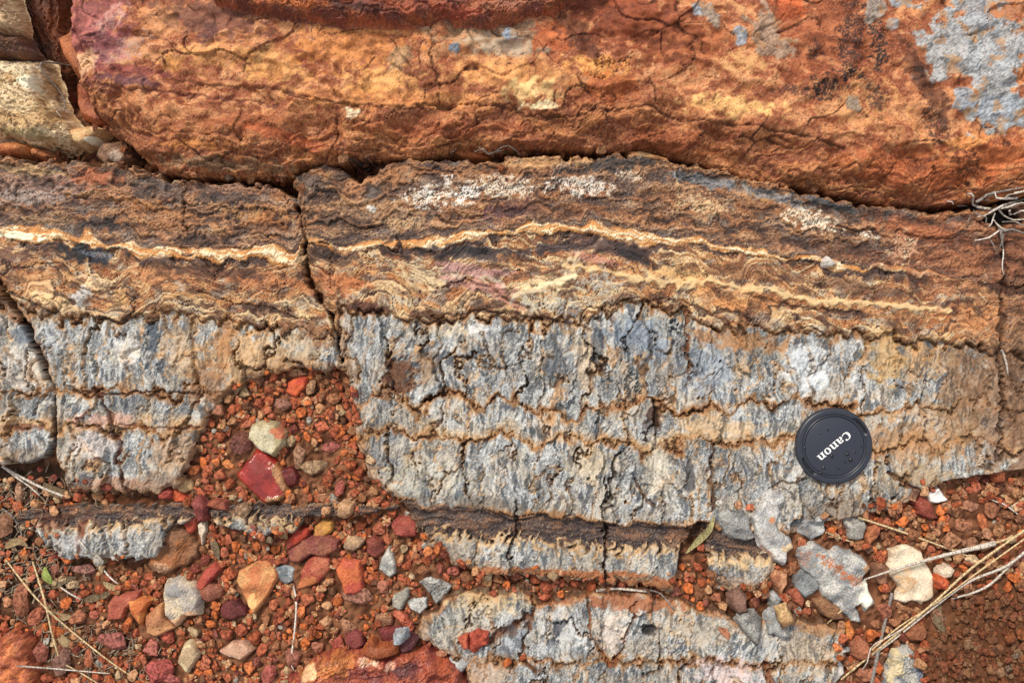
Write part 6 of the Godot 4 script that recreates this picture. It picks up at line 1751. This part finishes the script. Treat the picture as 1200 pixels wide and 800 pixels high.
func pebbles() -> void:
	var tones := [[rgb(200, 110, 80), "brick red"], [rgb(192, 104, 70), "rust red"], [rgb(216, 160, 116), "tan"], [rgb(146, 78, 66), "maroon"], [rgb(232, 130, 74), "orange"], [rgb(182, 124, 90), "brown"], [rgb(128, 88, 68), "dark brown"], [rgb(186, 180, 170), "grey"], [rgb(220, 188, 148), "buff"]]
	var chance := [[.24, .23, .15, .05, .12, .12, .03, .015, .045], [.12, .2, .14, .02, .08, .3, .08, .02, .04]]
	var where := {1: "in the rubble hollow between the two banded rocks", 2: "in the red rubble at the lower left", 3: "in the brown gravel at the lower right", 4: "in the dark crevice under the big boulder", 5: "in the dry litter at the left edge", 6: "in the crack below the banded rock"}
	var full := PackedByteArray()
	full.resize(TW * TH)
	for t in taken:
		mark(full, t[0], t[1], t[2])
	var made := 0
	var grain_at: Array = [[], [], [], [], []]
	var grain_c: Array = [[], [], [], [], []]
	var grains := 0
	var crowd := {}
	var said := {}
	var tries := 0
	var open_at := PackedVector2Array()          # where the ground between the rocks lies open
	for cy in range(150, 850, 5):
		for cx in range(-165, 1365, 5):
			if rubble_zone(cx, cy) > 0 and rock_h(cx, cy) < soil_h(cx, cy) + 4.0:
				open_at.append(Vector2(cx, cy))
			elif rubble_zone(cx, cy) > 0 and rng.randf() < 0.12:
				open_at.append(Vector2(cx, cy))
	while (made < 288 or grains < 36000) and tries < 90000:
		tries += 1
		var big := made < 288
		var spot := open_at[rng.randi() % open_at.size()]
		var x := spot.x + rng.randf_range(-3.5, 3.5)
		var y := spot.y + rng.randf_range(-3.5, 3.5)
		var z := rubble_zone(x, y)
		if z == 0:
			continue
		if big and (x < 5 or x > 1195 or y > 795):
			continue
		if x > 1085.0 and y > 690.0 and rng.randf() < (1.0 if big else 0.8):
			continue
		if z == 4 and rng.randf() < 0.7:
			continue
		if z == 5 and rng.randf() < 0.5:
			continue
		var size := rng.randf_range(8.5, 19.0) if big else 4.0 + 10.5 * pow(rng.randf(), 1.7)
		var sh := soil_h(x, y)
		var rh := rock_h(x, y)
		if rh > sh + (1.0 if big else 2.0):
			# grains spill onto the rock right beside the rubble
			if big:
				continue
			var by := false
			for q in [[9, 0], [-9, 0], [0, 8], [0, -8]]:
				if rock_h(x + q[0], y + q[1]) < soil_h(x + q[0], y + q[1]):
					by = true
			if not by or rng.randf() > (0.15 if y > 690.0 and x > 480.0 else 0.6):
				continue
		if not clear_of(full, x, y, size * (0.55 if big else 0.3)):
			continue
		if big:
			mark(full, x, y, size * 0.5)
		else:
			var cell := Vector2i(int(x / 5.0), int(y / 5.0))
			var most := 95.0
			if x > 1085.0 and y > 690.0:
				most = 9.0
			elif z == 5:
				most = 20.0
			elif z == 3:
				size *= 1.25
			if crowd.get(cell, 0.0) > most:
				continue
			crowd[cell] = crowd.get(cell, 0.0) + size * size * 0.6
		var ch: Array = chance[1] if (z == 3 or z == 4) else chance[0]
		var pick := rng.randf()
		var ti := 0
		for q in ch:
			if pick < q:
				break
			pick -= q
			ti = mini(ti + 1, tones.size() - 1)
		var v := rng.randf_range(-0.14, 0.12)
		var c: Color = tones[ti][0]
		if big:
			var shade := int(roundf(v * 12.0))
			c = c.darkened(-shade / 12.0) if shade < 0 else c.lightened(shade / 14.0)
			var o := chip(fine_chips[rng.randi() % fine_chips.size()] if size > 12.0 else small_chips[rng.randi() % small_chips.size()], x, y, size, size * rng.randf_range(0.6, 1.0), size * rng.randf_range(0.45, 0.7), rng.randf_range(0, 360), stone_mat(c), 0.3)
			o.name = numbered("pebble")
			add_child(o, true)
			var near := ""
			var rel := ""
			var best := 45.0
			for l in landmarks:
				var d := Vector2(x - l[0], y - l[1]).length()
				if d < best and (l[2] as String).split(" ").size() < 10:
					best = d
					near = l[2]
					var dx: float = x - l[0]
					var dy: float = y - l[1]
					rel = ("right of" if dx > 0.0 else "left of") if absf(dx) > absf(dy) else ("below" if dy > 0.0 else "above")
			var words: String = "%s pebble %s" % [tones[ti][1], where[z]]
			if near != "":
				words = "%s %s pebble %s the %s" % ["small" if size < 12.5 else "larger", tones[ti][1], rel, near]
			if said.has(words) and words.split(" ").size() < 16:
				words = "%s %s" % ["deep-toned" if shade < 0 else "pale" if shade > 0 else "plain", words]
			said[words] = true
			tag(o, words, "pebble", "pebbles %s" % where[z])
			made += 1
		else:
			c = c.darkened(-v * 1.4) if v < 0.0 else c.lightened(v)
			if z == 4 or (x > 1085.0 and y > 690.0):
				c = c.lerp(rgb(104, 70, 50), 0.6)
			var kind := rng.randi() % 5
			var o := chip(small_chips[0], x, y, size, size * rng.randf_range(0.55, 1.0), size * rng.randf_range(0.24, 0.5), rng.randf_range(0, 360), null, rng.randf_range(0.3, 1.5))
			grain_at[kind].append(o.transform)
			grain_c[kind].append(c)
			o.free()
			grains += 1
	var gm := stone_mat(Color.WHITE)
	for kind in 5:
		var mm := MultiMesh.new()
		mm.transform_format = MultiMesh.TRANSFORM_3D
		mm.use_colors = true
		mm.mesh = chip_mesh(500 + kind, 2, 4 + kind % 2, 0.04)
		mm.instance_count = grain_at[kind].size()
		for i in mm.instance_count:
			mm.set_instance_transform(i, grain_at[kind][i])
			mm.set_instance_color(i, grain_c[kind][i])
		var o := MultiMeshInstance3D.new()
		o.name = numbered("gravel")
		o.multimesh = mm
		o.material_override = gm
		add_child(o, true)
		tag(o, "fine red brown gravel filling the gaps between the rocks", "gravel", "fine gravel between the rocks", "stuff")

# ---------------------------------------------------------------- dry stems, roots, leaves
func plants() -> void:
	var straw := plain_mat(rgb(222, 198, 156))
	var pale := plain_mat(rgb(214, 206, 196))
	var white := plain_mat(rgb(232, 226, 220))
	var greyw := plain_mat(rgb(150, 144, 140))
	var brown := plain_mat(rgb(136, 104, 78))
	var dark := plain_mat(rgb(70, 54, 46))
	var mm := 0.001
	stem([1006, 606, 3, 1060, 624, 5, 1118, 645, 5, 1156, 660, 6], 1.1 * mm, 0.8 * mm, straw, "yellow straw slanting down from the small grey square flake", "dry stem")
	stem([1010, 677, 3, 1060, 664, 7, 1110, 650, 8, 1152, 640, 9, 1166, 636, 9], 0.7 * mm, 2.4 * mm, pale, "pale stem lying over the cream white plate with a swollen silvery end", "dry stem")
	stem([1160, 638, 9, 1185, 630, 10, 1215, 618, 11], 1.2 * mm, 0.9 * mm, straw, "short straw carrying on from the swollen silvery stem to the right edge", "dry stem")
	stem([984, 794, 4, 1040, 752, 7, 1092, 706, 9, 1140, 664, 10, 1215, 612, 12], 0.9 * mm, 1.2 * mm, straw, "longest straw of the bundle, from the white flake up to the right edge", "dry stem")
	stem([1000, 784, 4, 1046, 756, 6, 1090, 716, 8, 1134, 682, 9, 1180, 662, 11, 1215, 636, 12], 0.8 * mm, 1.3 * mm, pale, "second straw of the bundle, bending flatter at its upper end", "dry stem")
	stem([1018, 758, 5, 1060, 738, 7, 1100, 706, 10, 1150, 668, 12, 1215, 622, 13], 0.7 * mm, 0.8 * mm, straw, "thin inner straw of the bundle at the lower right", "dry stem")
	stem([1010, 786, 3, 1012, 770, 6, 1022, 756, 8, 1050, 740, 9, 1082, 722, 10], 0.7 * mm, 0.7 * mm, pale, "curved pale stem that hooks down at the bundle's lower end", "dry stem")
	stem([1116, 702, 3, 1146, 694, 6, 1164, 682, 8, 1190, 656, 10, 1215, 640, 11], 1.0 * mm, 1.2 * mm, pale, "bleached stem below the straw bundle curving up to the right edge", "dry stem")
	stem([1020, 812, 4, 1028, 770, 5, 1038, 730, 6, 1048, 696, 7], 1.9 * mm, 1.6 * mm, greyw, "grey weathered twig standing across the straw bundle", "twig")
	stem([966, 622, 3, 984, 630, 4, 1002, 636, 3], 0.9 * mm, 0.7 * mm, straw, "short straw bit above the large grey slab", "dry stem")
	stem([962, 742, 2, 974, 734, 4, 986, 714, 4], 1.0 * mm, 0.8 * mm, straw, "short curved straw on the right end of the quartz rock", "dry stem")
	stem([1158, 562, 3, 1160, 584, 3, 1176, 590, 4, 1196, 604, 4, 1215, 616, 4], 0.7 * mm, 0.6 * mm, white, "fine white root curling through the right hand gravel", "root")
	stem([1090, 750, 2, 1098, 768, 3, 1103, 785, 2], 0.5 * mm, 0.5 * mm, brown, "hair thin brown root on the dark soil at the lower right", "root")
	stem([1188, 764, 3, 1200, 758, 4, 1216, 750, 4], 1.6 * mm, 1.3 * mm, brown, "brown twig stub at the right edge above the bottom corner", "twig")
	stem([1176, 410, 2, 1180, 424, 3, 1183, 440, 2], 1.5 * mm, 0.7 * mm, pale, "pale splinter of wood in the upright crack at the right", "twig")
	stem([343, 684, 2, 347, 706, 4, 345, 740, 5, 341, 775, 5, 338, 796, 3], 0.9 * mm, 0.8 * mm, white, "white upright grass stem in the lower left gravel", "dry stem")
	stem([6, 656, 5, 40, 700, 8, 76, 734, 9, 122, 770, 8, 156, 794, 5], 0.9 * mm, 0.7 * mm, straw, "long straw slanting across the litter from the left edge", "dry stem")
	stem([38, 658, 4, 50, 700, 8, 60, 740, 9, 70, 776, 5], 0.9 * mm, 0.8 * mm, straw, "straw leaning down through the litter across the long slanting one", "dry stem")
	stem([18, 781, 8, 60, 783, 10, 96, 786, 9, 128, 789, 6], 0.8 * mm, 0.6 * mm, pale, "level pale stem over the rough orange rock's right side", "dry stem")
	stem([70, 776, 6, 90, 786, 6, 116, 802, 4], 0.8 * mm, 0.7 * mm, straw, "short straw running off the bottom left of the frame", "dry stem")
	stem([2, 546, 3, 26, 560, 6, 50, 572, 6, 76, 582, 4], 1.3 * mm, 1.1 * mm, pale, "pale forked stem below the far left rock, upper prong", "dry stem")
	stem([2, 546, 3, 22, 562, 7, 34, 570, 7, 46, 580, 5], 1.1 * mm, 0.8 * mm, pale, "pale forked stem below the far left rock, lower prong", "dry stem")
	stem([92, 632, 3, 100, 644, 4, 108, 652, 2], 0.9 * mm, 0.6 * mm, white, "little white straw at the foot of the low dark bed", "dry stem")
	stem([118, 664, 3, 128, 676, 4, 138, 684, 3], 1.0 * mm, 0.7 * mm, white, "bent white straw left of the half buried brown rock", "dry stem")
	stem([68, 686, 3, 80, 694, 5, 94, 702, 3], 1.0 * mm, 0.7 * mm, pale, "short pale straw in the middle of the litter", "dry stem")
	stem([0, 594, 3, 14, 606, 4, 24, 624, 4, 26, 640, 3], 0.9 * mm, 0.7 * mm, greyw, "grey rootlet arching beside the round brown stone", "root")
	stem([71, 70, 6, 74, 92, 8, 78, 114, 8, 82, 134, 4], 1.0 * mm, 0.7 * mm, greyw, "thin grey root hanging down the dark gap at the upper left", "root")
	stem([64, 133, 4, 74, 132, 8, 88, 134, 6], 0.5 * mm, 0.5 * mm, pale, "hair thin pale root across the foot of the dark gap", "root")
	stem([700, 693, 3, 718, 691, 4, 740, 691, 4, 758, 694, 3], 1.5 * mm, 0.9 * mm, pale, "pale root lying along the crack below the bed", "root")
	stem([756, 692, 3, 772, 694, 4, 782, 704, 4, 790, 714, 2], 1.0 * mm, 0.7 * mm, greyw, "grey end of the root in the crack, curling down", "root")
	stem([822, 640, 2, 834, 628, 3, 838, 606, 3], 0.5 * mm, 0.5 * mm, brown, "thin brown stalk behind the pale green leaf", "dry stem")
	# litter in the hollow under the far left rock: one object nobody could count
	var lr := RandomNumberGenerator.new()
	lr.seed = 99
	var st := SurfaceTool.new()
	st.begin(Mesh.PRIMITIVE_TRIANGLES)
	for i in 460:
		var x := lr.randf_range(-30, 120)
		var y := lr.randf_range(550, 790)
		if i > 380:
			x = lr.randf_range(90, 190)
			y = lr.randf_range(740, 800)
		elif i > 200:
			x = lr.randf_range(-20, 60)
			y = lr.randf_range(560, 690)
		var a := lr.randf() * TAU
		var l := lr.randf_range(6, 20)
		var bend := lr.randf_range(-6, 6)
		if rock_h(x, y) > soil_h(x, y) + 6.0:
			continue
		var p := stem_path([x, y, lr.randf_range(0.5, 3.0), x + cos(a) * l * 0.5 + bend, y + sin(a) * l * 0.5 - bend, lr.randf_range(1.0, 5.0), x + cos(a) * l, y + sin(a) * l, lr.randf_range(0.5, 3.0)])
		st.append_from(tube(p, lr.randf_range(0.45, 1.1) * mm, 0.35 * mm, 4), 0, Transform3D())
	var lit := put(st.commit(), "litter", self, plain_mat(rgb(156, 140, 122)))
	lit.transform = Transform3D(frame, Vector3.ZERO)
	tag(lit, "tangle of dry grey rootlets and stalks in the dark hollow at the left", "litter", "", "stuff")
	# leaves
	var lg := plain_mat(rgb(184, 176, 126), 0.6)
	leaf([804, 648, 3, 812, 640, 5, 824, 630, 6, 832, 618, 6, 838, 604, 4], 9.0, lg, "pale green narrow curved leaf across the dark ledge")
	leaf([52, 664, 3, 54, 674, 6, 62, 684, 3], 10.0, plain_mat(rgb(150, 166, 92), 0.6), "small fresh green leaf in the litter at the left")
	var dry := plain_mat(rgb(120, 104, 82), 0.8)
	var n := 0
	for l in [[50, 566, 66, 576, 88, 580, 12, "broad folded olive brown leaf under the left rocks"], [58, 716, 70, 722, 84, 722, 10, "grey green dry leaf where the two straws cross"], [98, 704, 110, 700, 122, 698, 9, "buff dry leaf left of the flat salmon red stone"], [66, 742, 78, 752, 90, 756, 11, "dark curled leaf below the crossing straws"], [114, 702, 124, 696, 130, 692, 7, "small pointed buff leaf above the salmon red stone"], [120, 682, 132, 688, 144, 688, 8, "narrow olive leaf right of the green leaf"], [60, 690, 74, 680, 88, 676, 8, "tan curled leaf right of the small green leaf"], [4, 642, 20, 634, 32, 640, 9, "dark olive leaf below the round brown stone"], [246, 628, 252, 640, 256, 656, 9, "grey brown leaf beside the small cream tooth shaped stone"], [326, 612, 330, 622, 336, 632, 7, "thin tan leaf standing at the dark ledge"], [1104, 706, 1100, 728, 1110, 742, 9, "brown curled leaf in the soil beside the bundle of straws"]]:
		leaf([l[0], l[1], 2, l[2], l[3], 5, l[4], l[5], 3], l[6], plain_mat(rgb(168, 146, 112), 0.8) if n % 2 else dry, l[7])
		n += 1
	# bleached root tuft at the right edge
	var p0 := stem_path([1168, 250, 4])
	var tuft := Node3D.new()
	tuft.name = numbered("root_tuft")
	add_child(tuft, true)
	tuft.transform = Transform3D(frame, frame * (p0[0] as Vector3))
	tag(tuft, "tuft of bleached grey roots growing from a dark hole at the right edge", "root tuft")
	var fib := [[1160, 246, 1150, 238, 1140, 228, 1136, 226, 1.8], [1160, 246, 1140, 244, 1122, 244, 1106, 246, 1.2], [1154, 246, 1154, 252, 1150, 254, 1146, 254, 0.9], [1168, 246, 1180, 240, 1190, 236, 1206, 232, 1.6], [1170, 244, 1184, 242, 1194, 238, 1206, 240, 1.3], [1164, 240, 1160, 232, 1170, 226, 1176, 224, 1.2], [1178, 236, 1178, 230, 1176, 224, 1174, 222, 1.4], [1146, 236, 1158, 230, 1170, 224, 1206, 219, 1.2], [1184, 230, 1190, 226, 1200, 224, 1210, 220, 1.2], [1168, 262, 1172, 272, 1175, 284, 1176, 292, 1.8], [1178, 270, 1170, 270, 1160, 278, 1142, 282, 1.1], [1178, 270, 1188, 268, 1198, 272, 1208, 276, 1.3], [1166, 258, 1168, 264, 1176, 268, 1184, 270, 1.1], [1176, 274, 1176, 282, 1172, 290, 1172, 296, 0.9], [1158, 252, 1160, 260, 1158, 264, 1156, 266, 0.9], [1140, 252, 1136, 258, 1134, 260, 1133, 261, 0.8], [1186, 246, 1194, 250, 1200, 246, 1210, 248, 1.2], [1184, 258, 1192, 260, 1200, 264, 1210, 262, 1.0], [1120, 238, 1116, 236, 1112, 236, 1110, 236, 0.8], [1150, 262, 1148, 256, 1144, 250, 1140, 246, 0.7], [1172, 244, 1186, 250, 1196, 256, 1208, 256, 1.2], [1160, 280, 1164, 290, 1168, 296, 1169, 300, 0.5], [1176, 292, 1178, 302, 1175, 312, 1177, 322, 0.8]]
	var k := 0
	for f in fib:
		var path := stem_path([f[0], f[1], 3 + k % 4, f[2], f[3], 7 + k % 5, f[4], f[5], 8 - k % 3, f[6], f[7], 3])
		for i in path.size():
			path[i] -= p0[0]
		put(tube(path, float(f[8]) * mm, float(f[8]) * 0.55 * mm), "root_fibre", tuft, [pale, greyw, white, greyw][k % 4])
		k += 1
	# pale rootlets on the crevice edge, dark tuft in the notch
	p0 = stem_path([548, 178, 3])
	var lets := Node3D.new()
	lets.name = numbered("rootlets")
	add_child(lets, true)
	lets.transform = Transform3D(frame, frame * (p0[0] as Vector3))
	tag(lets, "pale thin rootlets round the flat orange chip on the crevice edge", "rootlets")
	for f in [[528, 180, 526, 174, 530, 170, 534, 172], [536, 172, 538, 168, 536, 164, 535, 162], [556, 176, 566, 172, 574, 176, 582, 174], [574, 180, 588, 176, 600, 178, 612, 180], [580, 176, 594, 180, 604, 174, 618, 176], [600, 182, 606, 176, 614, 178, 622, 172], [562, 172, 572, 180, 584, 182, 592, 178], [508, 186, 516, 182, 524, 184, 532, 182]]:
		var path := stem_path([f[0], f[1], 2, f[2], f[3], 5, f[4], f[5], 6, f[6], f[7], 3])
		for i in path.size():
			path[i] -= p0[0]
		put(tube(path, 0.6 * mm, 0.4 * mm, 5), "root_fibre", lets, pale if k % 2 else brown)
		k += 1
	p0 = stem_path([426, 192, 2])
	var moss := Node3D.new()
	moss.name = numbered("dry_tuft")
	add_child(moss, true)
	moss.transform = Transform3D(frame, frame * (p0[0] as Vector3))
	tag(moss, "dark dry tuft of fine stalks in the notch under the boulder", "dry tuft")
	for i in 34:
		var x := lr.randf_range(414, 440)
		var y := lr.randf_range(184, 200)
		var a := lr.randf() * TAU
		var path := stem_path([x, y, 2, x + cos(a) * 5, y + sin(a) * 4, lr.randf_range(4, 9), x + cos(a) * 11, y + sin(a) * 8, lr.randf_range(3, 9)])
		for q in path.size():
			path[q] -= p0[0]
		put(tube(path, 0.45 * mm, 0.3 * mm, 4), "stalk", moss, dark if i % 3 else greyw)
